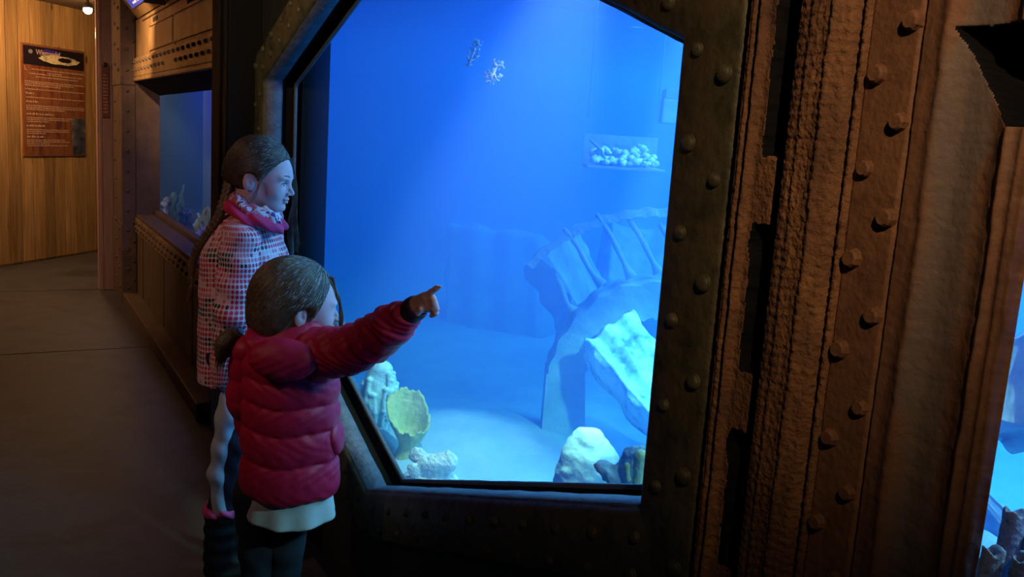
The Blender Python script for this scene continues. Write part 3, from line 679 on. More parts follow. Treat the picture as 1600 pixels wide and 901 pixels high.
# fluted slab inside the arch
def slab3(nm, corners, d0, thick, mt, flutes, label, seed=0, nu=60, nv=60, amp=.03):
    # corners in picture order tl,tr,br,bl with their own distances; a thick carved block
    P = [L(*c_) for c_ in corners]; org = sum(P)/4; w = toworld(org); root = empty(nm, w, RZ, label=label, cat='ruin', group='blocks and columns of the sunken ruin')
    V = []; Fc = []
    nrm_ = np.cross(P[1]-P[0], P[3]-P[0]); nrm_ /= np.linalg.norm(nrm_)
    if nrm_[1] > 0: nrm_ = -nrm_
    for i in range(nu+1):
        for j in range(nv+1):
            s, t = i/nu, j/nv; q = (P[0]*(1-s)+P[1]*s)*(1-t)+(P[3]*(1-s)+P[2]*s)*t
            h = amp*(.5*math.cos(s*flutes*2*PI)+.7*float(fnoise(np.array(s*3.), np.array(t*1.6), np.array(seed*1.), 2.2, seed)))
            ed = min(s, 1-s, t*1.2, (1-t)*1.2); h -= amp*1.5*max(0, 1-ed/.06)
            e2 = np.array([.012*math.sin(t*17+seed), 0, .012*math.sin(s*13+seed)])*(1 if ed < .02 else 0)
            V.append(q-org+nrm_*(h+amp)+e2)
    a = nu+1; b = nv+1
    for i in range(nu):
        for j in range(nv): Fc.append((i*b+j, i*b+j+1, (i+1)*b+j+1, (i+1)*b+j))
    B = len(V); V += [v-nrm_*thick for v in V]
    for i in range(nu):
        for j in range(nv): Fc.append(tuple(B+k for k in ((i+1)*b+j, (i+1)*b+j+1, i*b+j+1, i*b+j)))
    rimi = [i*b for i in range(a)]+[nu*b+j for j in range(1, b)]+[i*b+nv for i in range(nu-1, -1, -1)]+[j for j in range(nv-1, 0, -1)]
    for k in range(len(rimi)):
        p, q = rimi[k], rimi[(k+1) % len(rimi)]; Fc.append((p, q, q+B, p+B))
    mobj('carved_block', V, Fc, mt, root, True); return root
slab3('ruin_column', [(908, 535, 3.45), (985, 483, 3.55), (1120, 640, 3.3), (1050, 705, 3.1)], 0, .16, M['stone2'], 2.5, 'bright fluted slab of the ruin lying diagonally inside the arch', 1)
slab3('ruin_column', [(838, 392, 4.3), (900, 350, 4.6), (950, 470, 4.3), (905, 500, 4.1)], 0, .16, M['stone'], 2, 'hazy fluted slab of the ruin behind the arch, between the two left spokes', 2, amp=.02)
slab3('ruin_wall', [(945, 352, 4.9), (1100, 360, 4.9), (1100, 470, 4.6), (940, 450, 4.6)], 0, .4, M['stone'], 1.3, 'hazy block of ruin wall behind the right hand spokes', 3, amp=.05)
slab3('ruin_wall', [(700, 345, 6.6), (850, 365, 6.3), (850, 600, 5.9), (690, 545, 6.2)], 0, .5, M['stone'], 3, 'faint wide block of ruin wall far back, left of the arch', 4, amp=.04)
slab3('ruin_wall', [(790, 560, 6.0), (860, 570, 5.8), (870, 680, 5.4), (770, 650, 5.8)], 0, .4, M['stone'], 1.2, 'faint rubble of ruin at the left foot of the arch', 6, amp=.06)
# body below the arch
def blobrock(nm, px, py, d, r, label, seed, mt, h=.012, amp=.22, cat='rock', sink=1.0):
    l = L(px, py, d); w = toworld(l)
    def f(P):
        return ell(P, (0, 0, 0), r)+min(r)*amp*fnoise(P[0], P[1], P[2], 1.1/min(r), seed)+min(r)*.06*fnoise(P[1], P[2], P[0], 5/min(r), seed+2)
    V, Fq = surfnet(lambda X, Y, Z: f((X, Y, Z)), [-a*1.35 for a in r], [a*1.35 for a in r], h)
    o = mobj(nm, V, Fq, mt, None, True, label=label, cat=cat); o.location = w; o.rotation_euler = (0, 0, RZ+seed*0); return o
blobrock('pale_rock', 915, 742, 2.55, (.092, .09, .145), 'bright spotlit pale rock standing on the sand at the bottom middle of the window', 3, M['stone'], .006, .2)
# added rubble tray stands in for a bright viewing slot, far side
tr, tl = vroot('reef_slot_stand_in', 979, 262, 3.7, label='tray of white coral rubble standing in for a bright slot, far water, right side', cat='tray')
a, b = LL(tl, 918, 258, 3.7), LL(tl, 1041, 265, 3.7); wd = b[0]-a[0]
bm = bmesh.new(); bbox(bm, -wd/2, wd/2, 0, .30, -.012, 0, .003); bbox(bm, -wd/2, wd/2, .29, .30, 0, .13); bobj('tray', bm, M['stone'], tr)
r_ = np.random.RandomState(11); mb = MB()
for k in range(90):
    x, y = r_.uniform(-wd/2+.03, wd/2-.03), r_.uniform(.03, .26); s = r_.uniform(.008, .022); z = s*.6+y*.30*r_.uniform(.3, 1)
    t = bmesh.new(); bmesh.ops.create_icosphere(t, subdivisions=2, radius=s)
    for v in t.verts: v.co = Vector((v.co.x*r_.uniform(.6, 1.5), v.co.y, v.co.z*r_.uniform(.5, 1.1)))+Vector((x, y, z))
    b0 = len(mb.V); mb.V += [tuple(v.co) for v in t.verts]; mb.F += [tuple(b0+v.index for v in f.verts) for f in t.faces]; t.free()
o = mb.build('coral_rubble', M['white'], tr); o['kind'] = 'stuff'
V, Fc = tube([(-wd/2+.006, .05, .105), (-wd/2+.055, .05, .065), (-wd/2+.085, .05, .012)], .006, 8); mobj('branch', V, Fc, M['stone'], tr, True)
for sx in (-wd/2+.01, wd/2-.01):
    V, Fc = tube([(sx, .28, .2), (sx, .28, 1.0)], .003, 6); mobj('hanging_wire', V, Fc, M['tankwall'], tr)
# lacy sprigs added in place of bright reflections near the surface
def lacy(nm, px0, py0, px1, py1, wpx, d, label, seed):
    A, B = L(px0, py0, d), L(px1, py1, d); o = empty(nm, toworld((A+B)/2), RZ, label=label, cat='coral', group='lacy sprigs in place of reflections'); mid = (A+B)/2
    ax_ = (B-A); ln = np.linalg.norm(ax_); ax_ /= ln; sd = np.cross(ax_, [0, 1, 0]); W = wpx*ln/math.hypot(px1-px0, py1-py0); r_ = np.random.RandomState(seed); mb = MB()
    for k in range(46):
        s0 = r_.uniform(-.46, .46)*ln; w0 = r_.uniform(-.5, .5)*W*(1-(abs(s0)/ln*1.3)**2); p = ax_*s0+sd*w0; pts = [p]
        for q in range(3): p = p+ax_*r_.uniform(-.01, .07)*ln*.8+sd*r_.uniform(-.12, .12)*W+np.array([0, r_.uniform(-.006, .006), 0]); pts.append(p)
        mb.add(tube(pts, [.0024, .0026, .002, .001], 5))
    mb.add(tube([-ax_*ln*.5, ax_*ln*.3], [.005, .003], 6)); mb.build('reflection_strands', M['white'], o); return o
lacy('lacy_reflection', 731, 104, 748, 62, 16, 3.0, 'slim pale sprig in place of a bright reflection, left of a wider one', 2)
lacy('lacy_reflection', 764, 132, 781, 93, 22, 3.0, 'wider violet white sprig in place of a bright reflection', 5)
# pale box modelled in place of a reflection, right edge
pb, pl = vroot('reflection_box', 1052, 172, 4.3, label='pale square box added in place of a reflection at the right window edge', cat='box')
bm = bmesh.new(); bbox(bm, -.05, .10, 0, .14, -.063, .052, .007); bobj('body', bm, M['stone'], pb); bm = bmesh.new(); bbox(bm, -.042, .09, 0, .13, .052, .098, .004); bobj('lid', bm, M['tankwall'], pb)

# right window reef
tc_, tcl = vroot('tube_coral', 1575, 905, 1.05, label='cluster of dark grey blue tube corals at the bottom right corner', cat='coral')
def tubec(x, y, z0, z1, r, nm='tube'):
    def f(P):
        d = np.maximum(caps(P, (x, y, z0), (x+.004, y, z1), r*1.05, r), P[2]-z1-.004*np.sin(P[0]*300)); return smax(d, -caps(P, (x, y, z1-.03), (x, y, z1+.05), r*.45), .004)+.0015*fnoise(P[0], P[1], P[2], 170, 3)
    sdfo(nm, f, (x-r*1.4, y-r*1.4, z0-r), (x+r*1.4, y+r*1.4, z1+r), .0022, M['greyblue'], tc_)
for (px, py, dd, r, dz) in [(1546, 868, 0, .0135, .12), (1580, 808, .03, .0135, .18), (1594, 878, -.02, .013, .1), (1612, 850, .02, .014, .14)]:
    q = LL(tcl, px, py, 1.05+dd); tubec(q[0], q[1], q[2]-dz, q[2]+.008, r)
slab3('ruin_column', [(1540, 545, 1.7), (1680, 480, 1.7), (1680, 700, 1.6), (1530, 655, 1.65)], 0, .2, M['stone'], 1.7, 'mottled bright cyan slab of ruin seen through the right hand window', 8, amp=.03)
slab3('ruin_beam', [(1520, 770, 2.0), (1540, 765, 2.0), (1640, 860, 1.9), (1620, 900, 1.9)], 0, .15, M['stone'], .6, 'bright straight ruin beam behind the tube corals in the right hand window', 9, amp=.01)
blobrock('pale_rock', 1530, 900, 1.9, (.12, .14, .09), 'pale cyan rock low behind the tube corals in the right hand window', 12, M['stone'], .012, .2)

# side tank corals
def tcl2(nm, px, py, x, label, mt, hgt, w, kind, seed):
    b = hit(px, py, 0, x); b[2] = .60; o = empty(nm, b, 0, label=label, cat='coral', group='corals in the far side tank'); mb = MB(); r_ = np.random.RandomState(seed)
    for k in range(kind):
        yy = r_.uniform(-w, w); xx = r_.uniform(-.04, .04); hh = hgt*r_.uniform(.6, 1)*(1-.4*abs(yy)/w); n = 7
        mb.add(tube([(xx, yy, 0)]+[(xx+.01*math.sin(s*2+k), yy*(1+.12*s)+.012*math.sin(s*1.5+k), hh*s/n) for s in range(1, n+1)], [.016]+[.017+.006*math.sin(s*2+k) for s in range(n-1)]+[.007], 8))
    mb.build('branches', mt, o); return o
tcl2('finger_coral', 274, 340, .38, 'violet finger coral low at the left end of the far tank window', M['purple'], .19, .34, 40, 1)
tcl2('tube_coral', 279, 338, .32, 'slim teal branching coral beside the violet coral in the far tank window', M['teal'], .34, .07, 9, 3)
tcl2('yellow_coral', 321, 350, .32, 'tall pale yellow coral standing out of violet coral in the far tank window', M['yellow'], .40, .022, 5, 4)
tcl2('tube_coral', 314, 350, .31, 'slender pale cyan coral against the tall yellow one in the far tank window', M['ridge'], .34, .010, 3, 9)
tcl2('finger_coral', 321, 355, .27, 'violet finger coral round the foot of the tall yellow coral in the far tank', M['purple'], .17, .09, 16, 6)

# ------------------------------------------------------------------ lights
def area(nm, loc, size, E, col, tgt=None, sy=None, spread=None):
    l = bpy.data.lights.new(nm, 'AREA'); l.size = size; l.energy = E; l.color = col
    if sy: l.shape = 'RECTANGLE'; l.size_y = sy
    if spread: l.spread = R(spread)
    o = bpy.data.objects.new(nm, l); COL.objects.link(o); o.location = loc
    d = Vector(tgt)-Vector(loc) if tgt is not None else Vector((0, 0, -1)); o.rotation_euler = d.to_track_quat('-Z', 'Y').to_euler(); return o
def spot(nm, loc, tgt, E, col, ang, blend=.5, rad=.03):
    l = bpy.data.lights.new(nm, 'SPOT'); l.energy = E; l.color = col; l.spot_size = R(ang); l.spot_blend = blend; l.shadow_soft_size = rad
    o = bpy.data.objects.new(nm, l); COL.objects.link(o); o.location = loc; o.rotation_euler = (Vector(tgt)-Vector(loc)).to_track_quat('-Z', 'Y').to_euler(); return o
W_ = (1, .60, .30)
area('tank_lamp_main', (2.7, 1.3, 2.85), 2.2, 1080, (.25, .52, 1), sy=2.6)
area('tank_lamp_back', (4.4, 5.0, 2.85), 2.6, 640, (.22, .48, 1), sy=3.4)
spot('rock_fill_spot', dist(900, 700, 2.5)+np.array([.1, -.3, 1.5]), dist(914, 700, 2.55), 1300, (.7, .98, 1), 7.5, .7, .05)  # unseen spot added to brighten the pale rock
spot('ruin_fill_spot', (.95, 1.0, 1.98), dist(1005, 580, 3.4), 750, (.55, .95, 1), 17, .6, .05)  # added spot, hidden behind the frame, brightens the slab in the arch
spot('reef_fill_spot', (.62, 2.2, 2.3), (.45, 2.78, .5), 420, (.95, .97, .95), 36, .6, .05)  # extra spot added to brighten the corals near the glass
spot('girls_blue_fill', (1.3, 2.1, 2.2), (-.5, 2.5, .9), 22, (.16, .22, 1), 85, .8, .15)  # unseen blue spot added to throw tank colour on the girls
spot('tank_lamp_right', (1.0, -.2, 2.38), (.9, .9, .8), 330, (.7, .95, 1), 70, .6, .05)
area('side_tank_lamp', (.42, 5.6, 2.1), .3, 18, (.22, .22, 1), sy=1.8)
pl_ = bpy.data.lights.new('ceiling_lamp_light', 'POINT'); pl_.energy = 38; pl_.color = (1, .58, .25); pl_.shadow_soft_size = .04
o = bpy.data.objects.new('ceiling_lamp_light', pl_); COL.objects.link(o); o.location = (lp[0], lp[1]-.02, 2.1)
area('far_room_lamp', (-1.6, 8.2, 2.35), .3, 30, W_, (-.6, 9.8, 1.0))
spot('header_spot', (-.75, 6.1, 2.38), (0, 6.75, 1.9), 140, W_, 46, 1, .03)
spot('girder_spot', (-.95, -.5, 2.38), (0, .60, 1.82), 100, (1, .66, .38), 50, 1, .02)
spot('corridor_spot', (-1.6, 4.4, 2.38), (-.1, 7.1, .95), 85, (1, .62, .42), 62, 1, .05)
spot('frame_spot', (-1.5, 1.9, 2.38), (0, 3.25, 1.95), 120, (1, .70, .42), 42, 1, .05)
spot('girls_warm_fill', (-2.0, 2.0, 2.38), (-.33, 2.62, 1.0), 34, (1, .62, .44), 40, 1, .08)  # unseen warm fill added for the girls' backs and hair
spot('girls_warm_fill_near', (-2.1, .9, 2.38), (-.33, 2.5, 1.0), 7, (1, .70, .62), 26, 1, .08)  # second, weaker fill added on the girls
wd_ = bpy.data.worlds.new('world'); scn.world = wd_; wd_.use_nodes = True; wd_.node_tree.nodes['Background'].inputs[0].default_value = (.25, .22, .3, 1); wd_.node_tree.nodes['Background'].inputs[1].default_value = .004
scn.view_settings.view_transform = 'Standard'; scn.view_settings.look = 'None'; scn.view_settings.gamma = 1; scn.view_settings.exposure = 0
scn.view_settings.use_curve_mapping = False
cy = scn.cycles; cy.volume_bounces = 1; cy.max_bounces = 8; cy.transparent_max_bounces = 16; cy.diffuse_bounces = 3; cy.use_denoising = True
cy.sample_clamp_indirect = 4; cy.sample_clamp_direct = 0; cy.use_adaptive_sampling = False; cy.volume_step_rate = 4
# ------------------------------------------------------------------ people
M['skin'] = mat('skin', (.58, .32, .30), .5, spec=.3, cols=[(.64, .36, .34)], scale=12)
M['hair1'] = mat('brown_hair', (.055, .028, .014), .5, cols=[(.12, .062, .03)], scale=40, stretch=(1, 1, .25), bump=.0015, bscale=160, spec=.5)
M['hair2'] = mat('light_brown_hair', (.09, .05, .026), .5, cols=[(.18, .105, .058)], scale=40, stretch=(1, 1, .25), bump=.0015, bscale=160, spec=.5)
M['hair1b'] = mat('brown_strands', (.045, .024, .012), .45, cols=[(.10, .055, .028)], scale=90, spec=.5, ramp=(.4, .6)); M['hair2b'] = mat('light_brown_strands', (.07, .04, .02), .45, cols=[(.16, .095, .05)], scale=90, spec=.5, ramp=(.4, .6))
M['eyew'] = mat('eye_white', (.55, .55, .55), .2); M['iris'] = mat('iris', (.03, .03, .035), .2); M['lips'] = mat('lips', (.50, .20, .18), .45)
M['coatred'] = mat('crimson_puffer', (.40, .006, .035), .5, spec=.3, cols=[(.48, .010, .05)], scale=6, bump=.0012, bscale=55)
M['coatdark'] = mat('dark_cuff', (.04, .005, .02), .6)
M['shirt'] = mat('pale_grey_cotton', (.40, .38, .38), .9, bump=.0006, bscale=90)
M['navy'] = mat('navy_cloth', (.010, .012, .028), .85); M['greytr'] = mat('grey_ski_trouser', (.42, .45, .48), .7, bump=.002, bscale=22)
M['boot'] = mat('dark_boot', (.008, .008, .012), .6); M['pink'] = mat('pink_trim', (.65, .06, .18), .7)
M['magenta'] = mat('magenta_fleece', (.60, .02, .10), .85, bump=.001, bscale=80)
def dots_mat():
    mt, nt, p = newmat('dotted_jacket'); lk = nt.links.new
    uv = nd(nt, 'ShaderNodeUVMap'); uv.uv_map = 'cloth'
    sc = nd(nt, 'ShaderNodeVectorMath', operation='SCALE'); lk(uv.outputs[0], sc.inputs[0]); sc.inputs['Scale'].default_value = 1/.0150
    fr = nd(nt, 'ShaderNodeVectorMath', operation='FRACTION'); lk(sc.outputs[0], fr.inputs[0])
    fl = nd(nt, 'ShaderNodeVectorMath', operation='FLOOR'); lk(sc.outputs[0], fl.inputs[0])
    sb = nd(nt, 'ShaderNodeVectorMath', operation='SUBTRACT'); lk(fr.outputs[0], sb.inputs[0]); sb.inputs[1].default_value = (.5, .5, 0)
    sx = nd(nt, 'ShaderNodeSeparateXYZ'); lk(sb.outputs[0], sx.inputs[0]); cb = nd(nt, 'ShaderNodeCombineXYZ'); lk(sx.outputs[0], cb.inputs[0]); lk(sx.outputs[1], cb.inputs[1])
    le = nd(nt, 'ShaderNodeVectorMath', operation='LENGTH'); lk(cb.outputs[0], le.inputs[0])
    lt = nd(nt, 'ShaderNodeMapRange'); lk(le.outputs['Value'], lt.inputs[0]); lt.inputs[1].default_value = .37; lt.inputs[2].default_value = .45; lt.inputs[3].default_value = 1; lt.inputs[4].default_value = 0
    # colour blocks: cells of 6 x 2 dots
    bl = nd(nt, 'ShaderNodeVectorMath', operation='MULTIPLY'); lk(fl.outputs[0], bl.inputs[0]); bl.inputs[1].default_value = (1/6, 1/2, 0)
    bf = nd(nt, 'ShaderNodeVectorMath', operation='FLOOR'); lk(bl.outputs[0], bf.inputs[0])
    w1_ = nd(nt, 'ShaderNodeTexWhiteNoise', noise_dimensions='2D'); lk(bf.outputs[0], w1_.inputs['Vector'])
    w2_ = nd(nt, 'ShaderNodeTexWhiteNoise', noise_dimensions='2D'); lk(fl.outputs[0], w2_.inputs['Vector'])
    ad = nd(nt, 'ShaderNodeMath', operation='MULTIPLY_ADD'); lk(w2_.outputs[0], ad.inputs[0]); ad.inputs[1].default_value = .12; lk(w1_.outputs[0], ad.inputs[2])
    cr = nd(nt, 'ShaderNodeValToRGB'); lk(ad.outputs[0], cr.inputs[0]); cr.color_ramp.interpolation = 'CONSTANT'
    cs = [(0, (.50, .015, .05)), (.24, (.010, .010, .018)), (.40, (.62, .03, .07)), (.58, (.62, .14, .16)), (.70, (.40, .015, .05)), (.86, (.03, .06, .04)), (.92, (.62, .12, .14)), (1.02, (.7, .35, .38))]
    e = cr.color_ramp.elements
    while len(e) < len(cs): e.new(.5)
    for i, (q, c) in enumerate(cs): e[i].position = min(q, 1); e[i].color = (*c, 1)
    mx = nd(nt, 'ShaderNodeMix', data_type='RGBA'); lk(lt.outputs[0], mx.inputs[0]); mx.inputs[6].default_value = (.60, .47, .48, 1); lk(cr.outputs[0], mx.inputs[7]); lk(mx.outputs[2], p.inputs['Base Color'])
    p.inputs['Roughness'].default_value = .7; return mt
M['dots'] = dots_mat()
def pattern_mat():
    mt, nt, p = newmat('patterned_fleece'); lk = nt.links.new
    tc = nd(nt, 'ShaderNodeTexCoord'); nz = nd(nt, 'ShaderNodeTexNoise'); nz.inputs['Scale'].default_value = 26; nz.inputs['Distortion'].default_value = 1.5; nz.inputs['Detail'].default_value = 1; lk(tc.outputs['Object'], nz.inputs['Vector'])
    cr = nd(nt, 'ShaderNodeValToRGB'); lk(nz.outputs[0], cr.inputs[0]); cr.color_ramp.interpolation = 'CONSTANT'; e = cr.color_ramp.elements; e[0].position = 0; e[0].color = (.45, .08, .14, 1); e[1].position = .47; e[1].color = (.62, .50, .52, 1); n = e.new(.6); n.color = (.14, .03, .14, 1)
    lk(cr.outputs[0], p.inputs['Base Color']); p.inputs['Roughness'].default_value = .85; return mt
M['pattern'] = pattern_mat()

def head_fn(P, c, yaw, pitch, s, child=False):
    x, y, z = (P[0]-c[0])/s, (P[1]-c[1])/s, (P[2]-c[2])/s
    ca, sa = math.cos(yaw), math.sin(yaw); x, y = x*ca+y*sa, -x*sa+y*ca
    ca, sa = math.cos(pitch), math.sin(pitch); x, z = x*ca-z*sa, x*sa+z*ca
    Q = (x, y, z); ya = np.abs(y); QA = (x, ya, z)
    d = ell(Q, (.004, 0, .030), (.091, .073, .084))
    d = smin(d, ell(Q, (.046, 0, .012), (.052, .060, .066)), .02)            # face mass
    d = smin(d, ell(Q, (.052, 0, -.036), (.040, .043, .040)), .022)            # mouth mass
    d = smin(d, ell(QA, (.060, .030, -.018), (.026, .026, .026)), .015)       # cheeks
    d = smin(d, caps(QA, (.006, .048, -.030), (.066, .014, -.068), .020, .015), .02)   # jaw
    d = smin(d, ell(Q, (.078, 0, -.070), (.016, .016, .013)), .012)            # chin
    d = smin(d, ell(QA, (.082, .027, .022), (.014, .022, .008)), .012)        # brow
    d = smax(d, -ell(QA, (.099, .031, .005), (.016, .018, .011)), .010)       # eye sockets
    d = smin(d, ell(QA, (.078, .031, .003), (.0135, .0145, .0125)), .003)     # lids over eyeball
    d = smax(d, -ell(QA, (.094, .031, .0025), (.012, .0105, .0040)), .0015)     # opening between the lids
    d = smin(d, caps(Q, (.089, 0, .012), (.106, 0, -.018), .0055, .0075), .008)  # nose bridge
    d = smin(d, ell(Q, (.106, 0, -.021), (.0095, .0085, .0075)), .005)
    d = smin(d, ell(QA, (.099, .010, -.024), (.008, .0065, .006)), .004)
    d = smin(d, ell(Q, (.0925, 0, -.0400), (.0085, .018, .0052)), .004)        # upper lip
    d = smin(d, ell(Q, (.0905, 0, -.0500), (.0085, .0155, .0055)), .004)      # lower lip
    d = smax(d, -caps(QA, (.103, 0, -.0450), (.088, .022, -.0455), .0016), .002)
    # ears
    e = ell((x, ya, z), (-.002, .075, -.002), (.017, .0065, .028), yaw=-.35)
    e = smax(e, -ell((x, ya, z), (.004, .082, .003), (.010, .006, .017), yaw=-.35), .003)
    e = smin(e, ell((x, ya, z), (.007, .074, -.001), (.004, .005, .006)), .003)
    d = smin(d, e, .004)
    return d*s, Q
def headpt(c, yaw, pitch, s, q):
    x, y, z = q; ca, sa = math.cos(pitch), math.sin(pitch); x, z = x*ca+z*sa, -x*sa+z*ca
    ca, sa = math.cos(yaw), math.sin(yaw); x, y = x*ca-y*sa, x*sa+y*ca
    return np.array(c)+s*np.array([x, y, z])
def hair_fn(Q, P, s, seed=0, vol=.012, side=1, cutx=.062, low=-.03, extra=None):
    x, y, z = Q
    g = .0022*np.sin(np.arctan2(z-.02-.4*x, x+.1)*70+8*y)+.0012*np.sin(np.arctan2(y, x+.12)*90+z*40)
    d = ell(Q, (-.004, 0, .034), (.094+vol, .077+vol, .086+vol))
    d = smin(d, ell(Q, (-.045, 0, -.012), (.052+vol, .060+vol*.8, .062)), .03)
    # face opening: hair line falls from the forehead to in front of the ear
    cut = x-(cutx+.0-.50*np.maximum(0, .085-z)*1.0)-.25*np.abs(y)*0
    face = cut
    d = smax(d, face, .008)
    d = np.where((z < -.03), np.maximum(d, (x+.015)), d)
    d = smax(d, low-z, .01)
    return (d+g)*s
def person_mesh(nm, parts, mt, parent, org, **k):
    mb = MB()
    for (V, Fq) in parts: mb.add((V-np.array(org), Fq))
    return mb.build(nm, mt, parent, True, **k)
def sn(fn, lo, hi, h): return surfnet(lambda X, Y, Z: fn((X, Y, Z)), np.array(lo), np.array(hi), h)
def setuv(o, fn):
    me = o.data; uvl = me.uv_layers.new(name='cloth'); n = len(me.vertices); co = np.empty(n*3); me.vertices.foreach_get('co', co); co = co.reshape(-1, 3)
    uv = fn(co); li = np.empty(len(me.loops), np.int32); me.loops.foreach_get('vertex_index', li); uvl.data.foreach_set('uv', uv[li].ravel())
def strands(nm, paths, rad, mt, parent, org):
    mb = MB()
    for p in paths:
        n = len(p); mb.add(tube([np.array(q)-org for q in p], [rad*(1-.75*i/(n-1)) for i in range(n)], 5))
    return mb.build(nm, mt, parent, True)
def flow(fn, starts, target, steps, ds, rnd, lift=.0004):
    # strands that start on the surface of fn and run along it toward a gathering point
    P = np.array(starts, float); out = []; r2_ = np.random.RandomState(rnd); tg = np.array(target)+r2_.normal(0, .010, P.shape); dist0 = np.linalg.norm(tg-P, axis=1, keepdims=True)
    def grad(P):
        e = .0015; g = np.stack([fn((P[:, 0]+e*(i == 0), P[:, 1]+e*(i == 1), P[:, 2]+e*(i == 2)))-fn((P[:, 0]-e*(i == 0), P[:, 1]-e*(i == 1), P[:, 2]-e*(i == 2))) for i in range(3)], 1)
        return g/(np.linalg.norm(g, axis=1, keepdims=True)+1e-9)
    for s in range(steps):
        for _ in range(2): g = grad(P); P = P-g*(fn((P[:, 0], P[:, 1], P[:, 2]))-lift)[:, None]
        out.append(P.copy()); t = tg-P; t -= g*(t*g).sum(1, keepdims=True); t /= np.linalg.norm(t, axis=1, keepdims=True)+1e-9
        P = P+t*np.minimum(ds*(.6+.4*dist0/dist0.max()), np.linalg.norm(tg-P, axis=1, keepdims=True)*.3)
    out = np.stack(out, 1); return [list(o) for o in out]
def catm(pts, n=6):
    pts = [np.array(p, float) for p in pts]; pts = [2*pts[0]-pts[1]]+pts+[2*pts[-1]-pts[-2]]; out = []
    for i in range(1, len(pts)-2):
        for t in np.linspace(0, 1, n, endpoint=False):
            a, b, c, d = pts[i-1:i+3]; out.append(.5*(2*b+(c-a)*t+(2*a-5*b+4*c-d)*t*t+(3*b-a-3*c+d)*t**3))
    out.append(pts[-2]); return out

# ======== older girl
D1 = 2.70
f0 = L(375, 890, D1+.03); org1 = np.array([f0[0], f0[1], 0.]); r1 = empty('person', toworld(org1), RZ, label='taller girl with a braid, dotted white jacket and pink neck warmer, looking into the tank', cat='person')
YAW1, PI1, S1 = R(-3), R(7), 1.0
ear = L(394, 284, D1-.07); hc = ear+np.array([.012, .082, 0.])
hc1 = np.array([ear[0]-.006, D1+.01, ear[2]+.002])
nb = L(388, 350, D1+.01)
def f_body1(P):
    d, Q = head_fn(P, hc1, YAW1, PI1, S1)
    return smin(d, chain(P, [hc1+np.array([-.010, 0, -.03]), hc1+np.array([-.020, 0, -.10]), hc1+np.array([-.03, 0, -.19])], [.052, .048, .055]), .02)
Vh, Fh = sn(f_body1, hc1-np.array([.14, .12, .2]), hc1+np.array([.15, .12, .15]), .0028)
person_mesh('body', [(Vh, Fh)], M['skin'], r1, org1)
for sgn in (-1, 1):
    e_ = headpt(hc1, YAW1, PI1, S1, (.0775, .031*sgn, .003)); bm = bmesh.new(); bmesh.ops.create_uvsphere(bm, u_segments=16, v_segments=10, radius=.0128); bmesh.ops.translate(bm, vec=Vector(e_-org1), verts=bm.verts); eo = bobj('eye', bm, M['eyew'], r1, True)
    e2 = headpt(hc1, YAW1, PI1, S1, (.0825, .0303*sgn, .002)); bm = bmesh.new(); bmesh.ops.create_uvsphere(bm, u_segments=12, v_segments=8, radius=.0085); bmesh.ops.translate(bm, vec=Vector(e2-org1), verts=bm.verts); bobj('iris', bm, M['iris'], eo, True)
    pts = [headpt(hc1, YAW1, PI1, S1, q) for q in [(.099, .014*sgn, .0245), (.0975, .026*sgn, .030), (.088, .042*sgn, .0285), (.076, .052*sgn, .022)]]
    V, Fc = tube([p-org1 for p in catm(pts, 4)], [.0012]+[.0022]*10+[.0010]*2, 6); mobj('eyebrow', V, Fc, M['hair1'], r1, True)
    pts = [headpt(hc1, YAW1, PI1, S1, q) for q in [(.0935, .020*sgn, .0055), (.0935, .030*sgn, .0095), (.086, .041*sgn, .0045)]]
    V, Fc = tube([p-org1 for p in catm(pts, 4)], .0019, 5); mobj('eyelash', V, Fc, M['iris'], r1, True)
lp_ = [headpt(hc1, YAW1, PI1, S1, q) for q in [(.0985, 0, -.0405), (.096, .009, -.041), (.089, .018, -.0435)]]
lq_ = [headpt(hc1, YAW1, PI1, S1, q) for q in [(.0965, 0, -.0505), (.094, .008, -.0500), (.089, .015, -.0475)]]
mb = MB()
for pp in (lp_, lq_):
    for sg in (1, -1):
        pts = []
        for p in pp:
            w = (p-hc1); ax2 = np.array([-math.sin(YAW1), math.cos(YAW1), 0]); k_ = w@ax2; pts.append(p-ax2*k_*(1-sg)-org1)
        mb.add(tube(catm(pts, 3), [.0042]*5+[.003, .0012], 6))
mb.build('lips', M['lips'], r1)
def f_hair1(P):
    _, Q = head_fn(P, hc1, YAW1, PI1, S1)
    x, y, z = Q
    g = .002*vnoise(x, y, z, 30, 2)
    d = ell(Q, (-.004, 0, .036), (.099, .083, .098))
    d = smin(d, ell(Q, (-.058, 0, .0), (.046, .058, .055)), .03)
    hl = .092-.80*np.clip(.088-z, 0, 1)-.30*np.clip(.02-z, 0, 1)*0           # hair line
    d = smax(d, x-hl, .006)
    d = smax(d, -(z+.040+.25*x), .012)
    # leave the ears free
    d = smax(d, -ell((x, np.abs(y), z), (.004, .086, -.004), (.026, .026, .030)), .006)
    return (d+g)*S1
Vf, Ff = sn(f_hair1, hc1-np.array([.15, .13, .12]), hc1+np.array([.14, .13, .17]), .0026)
hair = person_mesh('hair', [(Vf, Ff)], M['hair1'], r1, org1)
HP = lambda *q: headpt(hc1, YAW1, PI1, S1, q)
r_ = np.random.RandomState(4); paths = []
st_ = [HP(.0+.085*math.cos(b)*math.cos(a)-.0, .09*math.cos(b)*math.sin(a), .034+.10*math.sin(b)) for a, b in zip(r_.uniform(-PI*.62, PI*.25, 520), r_.uniform(.0, PI*.5, 520))]
strands('combed_strands', flow(f_hair1, st_, HP(-.085, -.010, -.030), 12, .020, 3), .0013, M['hair1b'], hair, org1)
